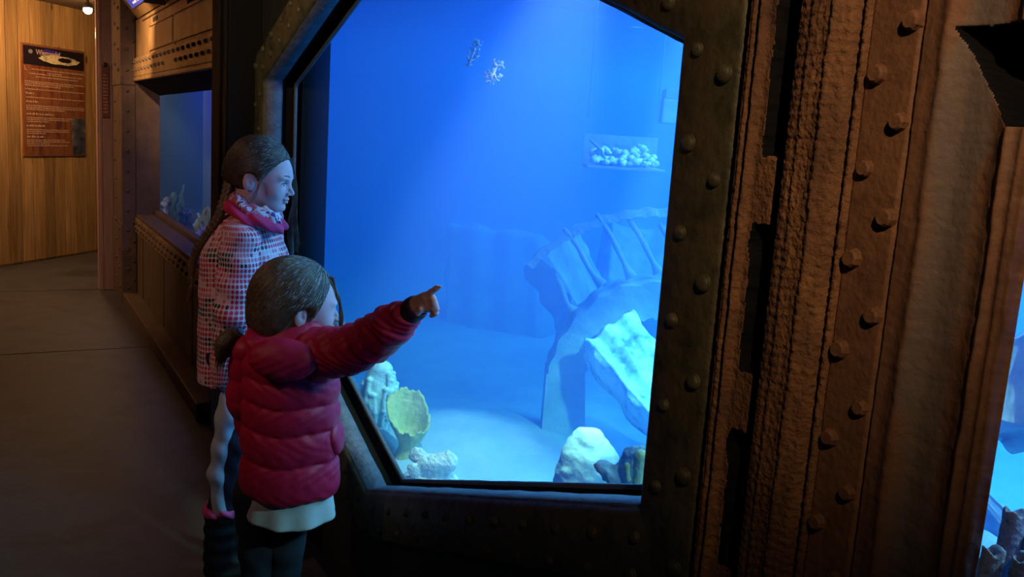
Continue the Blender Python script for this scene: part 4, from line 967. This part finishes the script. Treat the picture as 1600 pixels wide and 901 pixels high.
# loose front lock on the far side of the face
paths = []
for k in range(120):
    j = r_.uniform(-1, 1, 6)*.008
    P_ = [HP(.088+j[0]*.5, .036+j[1], .078), L(456+j[2]*300, 252, D1+.07), L(462+j[3]*400, 300, D1+.075), L(457+j[4]*900, 345+j[0]*900, D1+.07), L(458+j[4]*1100+j[5]*300, 380+j[1]*2500, D1+.06)]
    paths.append(catm(P_, 5))
strands('loose_lock', paths, .0013, M['hair2'], hair, org1)
paths = []
for k in range(9):
    j = r_.uniform(-1, 1, 6)
    paths.append(catm([HP(.035+j[0]*.006, -.078, .01), HP(.024+j[1]*.008, -.083, -.04), HP(-.008+j[2]*.012, -.074, -.085)], 5))
strands('ear_wisps', paths, .0007, M['hair2'], hair, org1)
# braid
bp = catm([L(362, 268, D1+.02), L(355, 300, D1-.0), L(343, 335, D1-.02), L(325, 365, D1-.03), L(308, 390, D1-.03), L(300, 415, D1-.02), L(298, 440, D1-.02)], 4)
def f_braid(P):
    d = None; n = len(bp)
    for i in range(n-1):
        p = bp[i]; t = (bp[i+1]-bp[i]); t = t/np.linalg.norm(t); sdv = np.cross(t, [0, 1, 0]); sdv /= np.linalg.norm(sdv)
        w = .019*(1-.45*i/n) if i < n-3 else .010
        for sg in (-1, 1):
            q = p+sdv*sg*w*.42; qq = q+t*.020-sdv*sg*w*.5
            e = caps(P, q, qq, w*.62, w*.45); d = e if d is None else smin(d, e, .0025)
    return d+.0009*np.sin((P[2]*1.0+P[0]*.8)*900)
lo_b = np.min(bp, 0)-.04; hi_b = np.max(bp, 0)+.04
V, Fq = sn(f_braid, lo_b, hi_b, .003); person_mesh('braid', [(V, Fq)], M['hair1'], r1, org1)
paths = [catm([bp[-2]+r_.uniform(-.006, .006, 3), bp[-1]+np.array([-.005, 0, -.03])+r_.uniform(-.008, .008, 3), bp[-1]+np.array([-.008, 0, -.075])+r_.uniform(-.014, .014, 3)], 4) for k in range(30)]
strands('braid_tuft', paths, .0016, M['hair2'], r1, org1)
# neck warmer : two fleece rolls
def ringf(P, c, rx, ry, tilt, rad, rz, seed):
    x, y, z = P[0]-c[0], P[1]-c[1], P[2]-c[2]; zz = z-tilt*x
    q = np.sqrt((x/rx)**2+(y/ry)**2); d = np.sqrt(((q-1)*min(rx, ry))**2+(zz*rad/rz)**2)-rad
    a = np.arctan2(y, x); return d*.8+.003*np.sin(a*5+zz*90+seed)+.0022*np.sin(a*9+2+zz*150)
na = L(361, 312, D1); nf = L(441, 347, D1)
slope = (nf[2]-na[2])/(nf[0]-na[0])
cA = (L(366, 306, D1)+L(436, 342, D1))/2; cB = (L(358, 320, D1)+L(441, 353, D1))/2
f_rA = lambda P: ringf(P, cA, .062, .068, slope, .016, .020, 1)
f_rB = lambda P: ringf(P, cB, .074, .082, slope*.98, .019, .019, 2)
V, Fq = sn(f_rB, cB-np.array([.12, .13, .1]), cB+np.array([.12, .13, .1]), .0034); nw = person_mesh('neck_warmer', [(V, Fq)], M['magenta'], r1, org1)
V, Fq = sn(f_rA, cA-np.array([.11, .12, .1]), cA+np.array([.11, .12, .1]), .0034); person_mesh('patterned_fold', [(V, Fq)], M['pattern'], nw, org1)
cf = L(425, 345, D1-.055)
V, Fq = sn(lambda P: ell(P, cf, (.010, .008, .017), pitch=.4), cf-.03, cf+.03, .0025); person_mesh('pale_fold', [(V, Fq)], M['shirt'], nw, org1)
# jacket
sh = L(383, 366, D1+.03); hemz = L(380, 600, D1)[2]; JC = L(383, 480, D1+.05)
def wob(P, a, f, s): return a*fnoise(P[0], P[1], P[2], f, s, 2)
def f_torso(P):
    x, y, z = P
    top = L(385, 338, D1)[2]
    t = (top-z)/(top-hemz)
    rx = .055+.075*np.clip(t*4.2, 0, 1)**.6+.012*np.clip(t, 0, 1); ry = .060+.090*np.clip(t*5, 0, 1)**.7
    cx = JC[0]-.004+.004*t; q = np.sqrt(((x-cx)/rx)**2+((y-JC[1])/ry)**2)
    d = (q-1)*np.minimum(rx, ry); d = smax(d, hemz-z, .012); d = smax(d, z-top-.012, .02)
    return d*.8+wob(P, .0035, 28, 3)
s0 = L(376, 372, D1-.075); el_ = L(366, 490, D1-.105); wr = L(352, 585, D1-.09)
s0b = s0+np.array([0, .26, 0]); el_b = el_+np.array([.01, .30, 0]); wr_b = wr+np.array([.05, .28, 0.02])
f_sl = lambda P: chain(P, [s0, el_, wr], [.058, .060, .045], .01)*.9+.0025*np.sin(P[2]*75+P[0]*30)+wob(P, .003, 35, 5)
f_sl2 = lambda P: chain(P, [s0b, el_b, wr_b], [.056, .055, .042], .01)*.9+wob(P, .003, 35, 6)
JL = np.array([JC[0]-.2, JC[1]-.22, hemz-.05]); JH = np.array([JC[0]+.2, JC[1]+.24, L(385, 325, D1)[2]])
V, Fq = sn(f_torso, JL, JH, .0055); jk = person_mesh('jacket', [(V, Fq)], M['dots'], r1, org1)
jc = JC-org1; setuv(jk, lambda c: np.stack([np.arctan2(-(c[:, 0]-jc[0]), -(c[:, 1]-jc[1]))*.145, c[:, 2]+.004*np.sin(c[:, 0]*40)], 1))
for fs, a, b, c_ in ((f_sl, s0, el_, wr), (f_sl2, s0b, el_b, wr_b)):
    P3 = np.array([a, b, c_]); V, Fq = sn(fs, P3.min(0)-.08, P3.max(0)+.08, .0045); so = person_mesh('sleeve', [(V, Fq)], M['dots'], jk, org1); ac = b-org1
    def suv(c, ac=ac, a=a-org1, c_=c_-org1):
        t = np.clip((a[2]-c[:, 2])/(a[2]-c_[2]), -.3, 1.2); cx = np.where(t < .5, a[0]+(ac[0]-a[0])*t*2, ac[0]+(c_[0]-ac[0])*(t*2-1)); cyy = ac[1]
        return np.stack([np.arctan2(-(c[:, 0]-cx), -(c[:, 1]-cyy))*.062+.003, c[:, 2]], 1)
    setuv(so, suv)
# right hand and left hand below the sleeves
def hand_relaxed(c, nm='hand'):
    c = np.array(c)
    def f(P):
        d = ell(P, c+np.array([0, 0, -.030]), (.026, .013, .036))
        for i, (ox, ln) in enumerate([(-.019, .045), (-.006, .055), (.007, .052), (.019, .040)]):
            b0 = c+np.array([ox, 0, -.055]); b1 = b0+np.array([.002, .004, -ln*.5]); b2 = b1+np.array([.004, .014, -ln*.4]); d = smin(d, chain(P, [b0, b1, b2], [.0085, .0078, .0065], .002), .003)
        return smin(d, chain(P, [c+np.array([.020, 0, -.015]), c+np.array([.036, -.004, -.042]), c+np.array([.036, .004, -.066])], [.010, .009, .007], .003), .005)
    return sn(f, c-np.array([.06, .05, .14]), c+np.array([.06, .05, .03]), .0025)
# legs
def leg(nm, pts, rs, mt, par, org, h=.006, amp=.004, **k):
    P3 = np.array(pts); mr = max(rs)+.03
    V, Fq = sn(lambda P: chain(P, pts, rs, .02)+wob(P, amp, 26, 3)+.0015*np.sin(P[2]*70+3*np.sin(P[0]*30)), P3.min(0)-mr, P3.max(0)+mr, h); return person_mesh(nm, [(V, Fq)], mt, par, org, **k)
hipz = hemz+.10
A_ = [np.array([L(365, 590, D1)[0], D1-.02, hipz]), L(366, 690, D1-.03), L(352, 792, D1-.03)]
B_ = [np.array([L(385, 590, D1)[0], D1+.15, hipz]), L(395, 700, D1+.13), L(390, 800, D1+.12)]
tr1 = leg('trousers', A_, [.080, .060, .050], M['navy'], r1, org1)
leg('trousers', B_, [.080, .060, .050], M['navy'], r1, org1)
leg('side_panel', [L(360, 598, D1-.07), L(356, 650, D1-.075), L(347, 700, D1-.07), L(341, 740, D1-.065), L(346, 795, D1-.06)], [.030, .034, .030, .028, .028], M['greytr'], r1, org1, .005)
for (kn, px, dd, cc) in ((A_, 348, -.03, 0), (B_, 388, .12, 1)):
    an = L(px, 800, D1+dd); gz = an[2]
    bpts = [an+np.array([0, 0, 0]), np.array([an[0], an[1], .09]), np.array([an[0]+.0, an[1], .045])]
    def f_boot(P, an=an):
        d = chain(P, [an, (an[0]-.004, an[1], .10), (an[0]-.004, an[1], .055)], [.056, .052, .050], .01)
        d = smin(d, caps(P, (an[0], an[1], .050), (an[0]+.13, an[1]+.02, .042), .045, .038), .03)
        return smax(d, .004-P[2], .006)+.0025*np.sin(P[2]*130)
    V, Fq = sn(f_boot, (an[0]-.08, an[1]-.09, -.005), (an[0]+.2, an[1]+.1, gz+.07), .005); bo = person_mesh('boot', [(V, Fq)], M['boot'], r1, org1)
    V, Fq = sn(lambda P: ringf(P, an+np.array([0, 0, .012]), .052, .052, .05, .010, .013, 3), an-.09, an+.09, .0035); person_mesh('boot_trim', [(V, Fq)], M['pink'], bo, org1)

# ======== smaller girl
D2 = 2.28
g0 = L(440, 1050, D2); org2 = np.array([L(435, 800, D2)[0], D2+.02, 0.]); r2 = empty('person', toworld(org2), RZ, label='smaller girl in a crimson puffer coat pointing at the tank with her right arm', cat='person')
YAW2, PI2, S2 = R(27), R(2), 1.10
e2 = L(469, 493, D2-.03); hc2 = np.array([e2[0]-.035, e2[1]+.075, e2[2]])
# index finger hand
WR = L(640, 479, 2.055); KN = L(664, 463, 2.01); TIP = L(688, 446, 1.975)
def f_hand(P):
    fwd_ = (KN-WR); fwd_ /= np.linalg.norm(fwd_); dn_ = np.array([.35, .1, -1.]); dn_ -= fwd_*(dn_@fwd_); dn_ /= np.linalg.norm(dn_); out = np.cross(fwd_, dn_); 
    if out[1] > 0: out = -out            # toward the viewer
    d = chain(P, [WR-fwd_*.05, WR, WR+fwd_*.012], [.0175, .0160, .0165], .01)
    for k, o_ in enumerate([-.002, .010, .020, .028]):       # palm rays, index on top
        kk = KN+dn_*o_-fwd_*(.0, .0, .003, .008)[k]; d = smin(d, caps(P, WR+dn_*(o_-.010)*.55+fwd_*.004, kk, .0125, .0088), .008)
    d = smin(d, chain(P, [KN, KN+(TIP-KN)*.42, KN+(TIP-KN)*.75, TIP], [.0085, .0074, .0066, .0052], .003), .005)
    for k, o_ in enumerate([.010, .020, .028]):
        kk = KN+dn_*o_-fwd_*(.0, .003, .008)[k]; p1 = kk+fwd_*(.021, .019, .014)[k]+dn_*.004; p2 = p1+dn_*.013-fwd_*.006-out*.003; p3 = p2-fwd_*.016+out*.001
        d = smin(d, chain(P, [kk, p1, p2, p3], [.0084, .0078, .0070, .0062], .002), .0022)
    t0 = WR+fwd_*.014+dn_*.014+out*.006; t1 = t0+fwd_*.020+dn_*.008+out*.008; t2 = t1+fwd_*.018-dn_*.003+out*.001
    d = smin(d, chain(P, [t0, t1, t2], [.0110, .0085, .0066], .003), .004)
    return d
def f_body2(P):
    d, Q = head_fn(P, hc2, YAW2, PI2, S2)
    d = smin(d, chain(P, [hc2+np.array([-.008, -.004, -.03]), hc2+np.array([-.012, -.004, -.13])], [.050, .050]), .02)
    a_ = chain(P, [hc2+np.array([-.012, -.004, -.13]), L(505, 552, D2-.03), L(552, 545, D2-.09), L(613, 506, D2-.185), WR], [.04, .036, .030, .021, .0165])
    return np.minimum(smin(d, a_, .01), f_hand(P))
Vh, Fh = sn(f_body2, (hc2[0]-.14, TIP[1]-.06, hc2[2]-.20), (TIP[0]+.015, hc2[1]+.14, hc2[2]+.15), .0024)
person_mesh('body', [(Vh, Fh)], M['skin'], r2, org2)
for sgn in (-1, 1):
    e_ = headpt(hc2, YAW2, PI2, S2, (.0795, .031*sgn, .003)); bm = bmesh.new(); bmesh.ops.create_uvsphere(bm, u_segments=12, v_segments=8, radius=.0128); bmesh.ops.translate(bm, vec=Vector(e_-org2), verts=bm.verts); bobj('eye', bm, M['eyew'], r2, True)
def f_hair2(P):
    _, Q = head_fn(P, hc2, YAW2, PI2, S2); x, y, z = Q
    g = .0025*vnoise(x, y, z, 26, 4)
    d = ell(Q, (-.008, 0, .030), (.105, .088, .100))
    d = smin(d, ell(Q, (-.050, 0, -.030), (.058, .072, .058)), .03)
    hl = .086-.62*np.clip(.085-z, 0, 1)
    d = smax(d, x-hl, .007); d = smax(d, -(z+.088+.35*x), .012)
    d = smax(d, -ell((x, np.abs(y), z), (.010, .092, -.008), (.026, .026, .030)), .006)
    return (d+g)*S2
Vf, Ff = sn(f_hair2, hc2-np.array([.16, .15, .15]), hc2+np.array([.14, .15, .17]), .003)
hair2 = person_mesh('hair', [(Vf, Ff)], M['hair2'], r2, org2)
HQ = lambda *q: headpt(hc2, YAW2, PI2, S2, q)
paths = []
for k in range(40):
    j = r_.uniform(-1, 1, 6)
    paths.append(catm([HQ(.078+j[0]*.006, -.020+j[1]*.012, .085), HQ(.100+j[1]*.003, -.030+j[2]*.006, .030), HQ(.112+j[2]*.006, -.022+j[3]*.006, -.02), HQ(.108+j[3]*.006, -.020+j[0]*.008, -.075-abs(j[4])*.012)], 5))
strands('front_lock', paths, .0013, M['hair2'], hair2, org2)
paths = []
for k in range(80):
    z0 = r_.uniform(.0, .10); pts = []
    for t in np.linspace(0, 1, 8):
        x = .07+(-.105-.07)*t; z = z0*(1-t)+(-.05)*t+.03*math.sin(t*PI); yy = 1-((x+.008)/.108)**2-((z-.030)/.104)**2
        pts.append(HQ(x, -.0905*math.sqrt(max(yy, .03)), z))
    paths.append(pts)
st_ = [HQ(.09*math.cos(b)*math.cos(a)-.01, .09*math.cos(b)*math.sin(a), .030+.10*math.sin(b)) for a, b in zip(r_.uniform(-PI*.75, PI*.1, 620), r_.uniform(-.15, PI*.5, 620))]
strands('combed_strands', flow(f_hair2, st_, HQ(-.085, .045, -.075), 12, .022, 5), .0014, M['hair2b'], hair2, org2)
# low pigtail with a pink tie on the left
pg = catm([L(372, 521, D2+.05), L(362, 526, D2+.02), L(350, 538, D2+.0), L(345, 560, D2+.0)], 4)
V, Fq = sn(lambda P: chain(P, pg, [.010]+[.016+.006*math.sin(i*.35) for i in range(len(pg)-2)]+[.012], .01)+.0012*np.sin((P[0]*1.2+P[2])*700), np.min(pg, 0)-.04, np.max(pg, 0)+.04, .003)
pt = person_mesh('pigtail', [(V, Fq)], M['hair1'], r2, org2)
V, Fq = sn(lambda P: ell(P, L(366, 523, D2+.035), (.010, .012, .013)), L(366, 523, D2+.035)-.03, L(366, 523, D2+.035)+.03, .003); person_mesh('hair_tie', [(V, Fq)], M['pink'], pt, org2)
paths = [catm([pg[-3]+r_.uniform(-.01, .01, 3), pg[-1]+r_.uniform(-.014, .014, 3), pg[-1]+np.array([-.004, 0, -.03])+r_.uniform(-.012, .012, 3)], 4) for k in range(26)]
strands('pigtail_tuft', paths, .0016, M['hair2'], pt, org2)
# puffer coat
CX = L(449, 640, D2)[0]; zt = L(450, 500, D2)[2]; zs = [L(450, y, D2)[2] for y in (556, 590, 626, 667, 715, 773)]
CY = D2+.03
def puff(z):
    d = np.full(z.shape, 0.)
    edges = [zt+.03]+zs
    for a, b in zip(edges[:-1], edges[1:]):
        t = np.clip((a-z)/(a-b), 0, 1); ins = (z <= a) & (z > b); d = np.where(ins, .0095*np.abs(np.sin(t*PI))**.5, d)
    return d
def f_coat(P):
    x, y, z = P; t = (zt-z)/(zt-zs[-1])
    zz = z+.05*(x-CX)**2/.02*.10+.006*np.sin(x*30)
    rx = .052+.066*np.clip(t*4.5+.1, 0, 1)**.65+.007*np.clip(t, 0, 1); ry = .055+.045*np.clip(t*4.5, 0, 1)**.6+.008*np.clip(t, 0, 1)
    q = np.sqrt(((x-CX-.004*t)/rx)**2+((y-CY)/ry)**2)**1.0
    d = (q-1)*np.minimum(rx, ry)-puff(zz)
    d = smax(d, zs[-1]-.004-zz+.0, .02); d = smax(d, z-zt-.012, .02)
    # hood lying on the back
    hd2 = ell(P, L(442, 562, D2-.100), (.088, .036, .055), roll=-.15)
    hd3 = ringf(P, L(444, 533, D2-.01), .078, .078, -.10, .020, .022, 4)
    d = smin(d, np.minimum(hd2, hd3), .012)
    return d*.85+wob(P, .0022, 42, 7)+.0012*np.sin(x*150+8*np.sin(z*40))*np.exp(-((puff(zz))/.008)**2)
V, Fq = sn(f_coat, (CX-.19, CY-.2, zs[-1]-.03), (CX+.19, CY+.17, zt+.05), .0042); ct = person_mesh('puffer_coat', [(V, Fq)], M['coatred'], r2, org2)
AS = [L(500, 552, D2-.03), L(552, 545, D2-.09), L(585, 528, D2-.14), L(613, 508, D2-.185), L(636, 491, 2.06)]
def f_arm(P):
    d = chain(P, AS, [.066, .054, .050, .044, .0315], .02)
    ax3 = (AS[-1]-AS[0]); ax3 /= np.linalg.norm(ax3); s = (P[0]-AS[0][0])*ax3[0]+(P[1]-AS[0][1])*ax3[1]+(P[2]-AS[0][2])*ax3[2]
    w = s+.25*(P[2]-AS[0][2]); d = d-.006*np.abs(np.sin(w*PI/.058))**.6-.002*np.sin(w*170+6*np.sin(P[2]*50))
    return d*.85+wob(P, .002, 60, 2)
A3 = np.array(AS); V, Fq = sn(f_arm, A3.min(0)-.09, A3.max(0)+.06, .0036); sl = person_mesh('sleeve', [(V, Fq)], M['coatred'], ct, org2)
ax3 = (AS[-1]-AS[-2]); ax3 /= np.linalg.norm(ax3)
V, Fq = sn(lambda P: smax(caps(P, AS[-1]+ax3*.015, AS[-1]+ax3*.034, .0305), -caps(P, AS[-1]+ax3*.030, AS[-1]+ax3*.09, .024), .003), AS[-1]-.07, AS[-1]+.08, .0028); person_mesh('cuff', [(V, Fq)], M['coatdark'], sl, org2)
# left arm hanging in front, pocket flap at the right side
BL = [L(388, 548, D2+.03), L(384, 620, D2+.05), L(400, 690, D2+.10)]
B3 = np.array(BL); V, Fq = sn(lambda P: chain(P, BL, [.045, .045, .038], .02)-.005*np.abs(np.sin(P[2]*PI/.06))**.6, B3.min(0)-.07, B3.max(0)+.07, .005); person_mesh('sleeve', [(V, Fq)], M['coatred'], ct, org2)
fl_ = L(524, 682, D2+.03); V, Fq = sn(lambda P: ell(P, fl_, (.022, .05, .050), pitch=.15)+wob(P, .003, 40, 2), fl_-.08, fl_+.08, .005); person_mesh('pocket_flap', [(V, Fq)], M['coatred'], ct, org2)
hl_ = hand_relaxed(BL[-1]+np.array([0.01, .02, -.03])); person_mesh('left_hand', [hl_], M['skin'], r2, org2)
# shirt hem
def f_shirt(P):
    x, y, z = P; zb = L(450, 812, D2)[2]+.12*(np.abs(x-CX-.03))**2/.05*.35; zu = zs[-1]+.05; t = (zu-z)/(zu-zb)
    rx = .104+.018*t; ry = .085+.022*t; a = np.arctan2(y-CY, x-CX); q = np.sqrt(((x-CX-.005)/rx)**2+((y-CY)/ry)**2)
    d = np.abs((q-1)*.1+.0035*np.sin(a*9)*t)-.004; return smax(smax(d, zb-z, .004), z-zu, .01)
V, Fq = sn(f_shirt, (CX-.17, CY-.16, zs[-1]-.15), (CX+.17, CY+.16, zs[-1]+.07), .004); person_mesh('shirt', [(V, Fq)], M['shirt'], r2, org2)
for (px, dd) in ((405, .03), (447, .05)):
    h_ = L(px, 770, D2+dd); kx = L(px, 800, D2+dd); k_ = np.array([kx[0], h_[1], .30]); an = np.array([kx[0]-.002, h_[1], .10])
    leg('leggings', [h_, k_, an], [.072, .050, .040], M['navy'], r2, org2, .006, .002)
    def f_shoe(P, an=an):
        d = chain(P, [(an[0], an[1], .12), (an[0], an[1], .05)], [.042, .044], .01); d = smin(d, caps(P, (an[0], an[1], .040), (an[0]+.09, an[1]+.07, .036), .038, .032), .02); return smax(d, .003-P[2], .005)
    V, Fq = sn(f_shoe, (an[0]-.07, an[1]-.07, -.005), (an[0]+.15, an[1]+.13, .18), .005); person_mesh('shoe', [(V, Fq)], M['boot'], r2, org2)
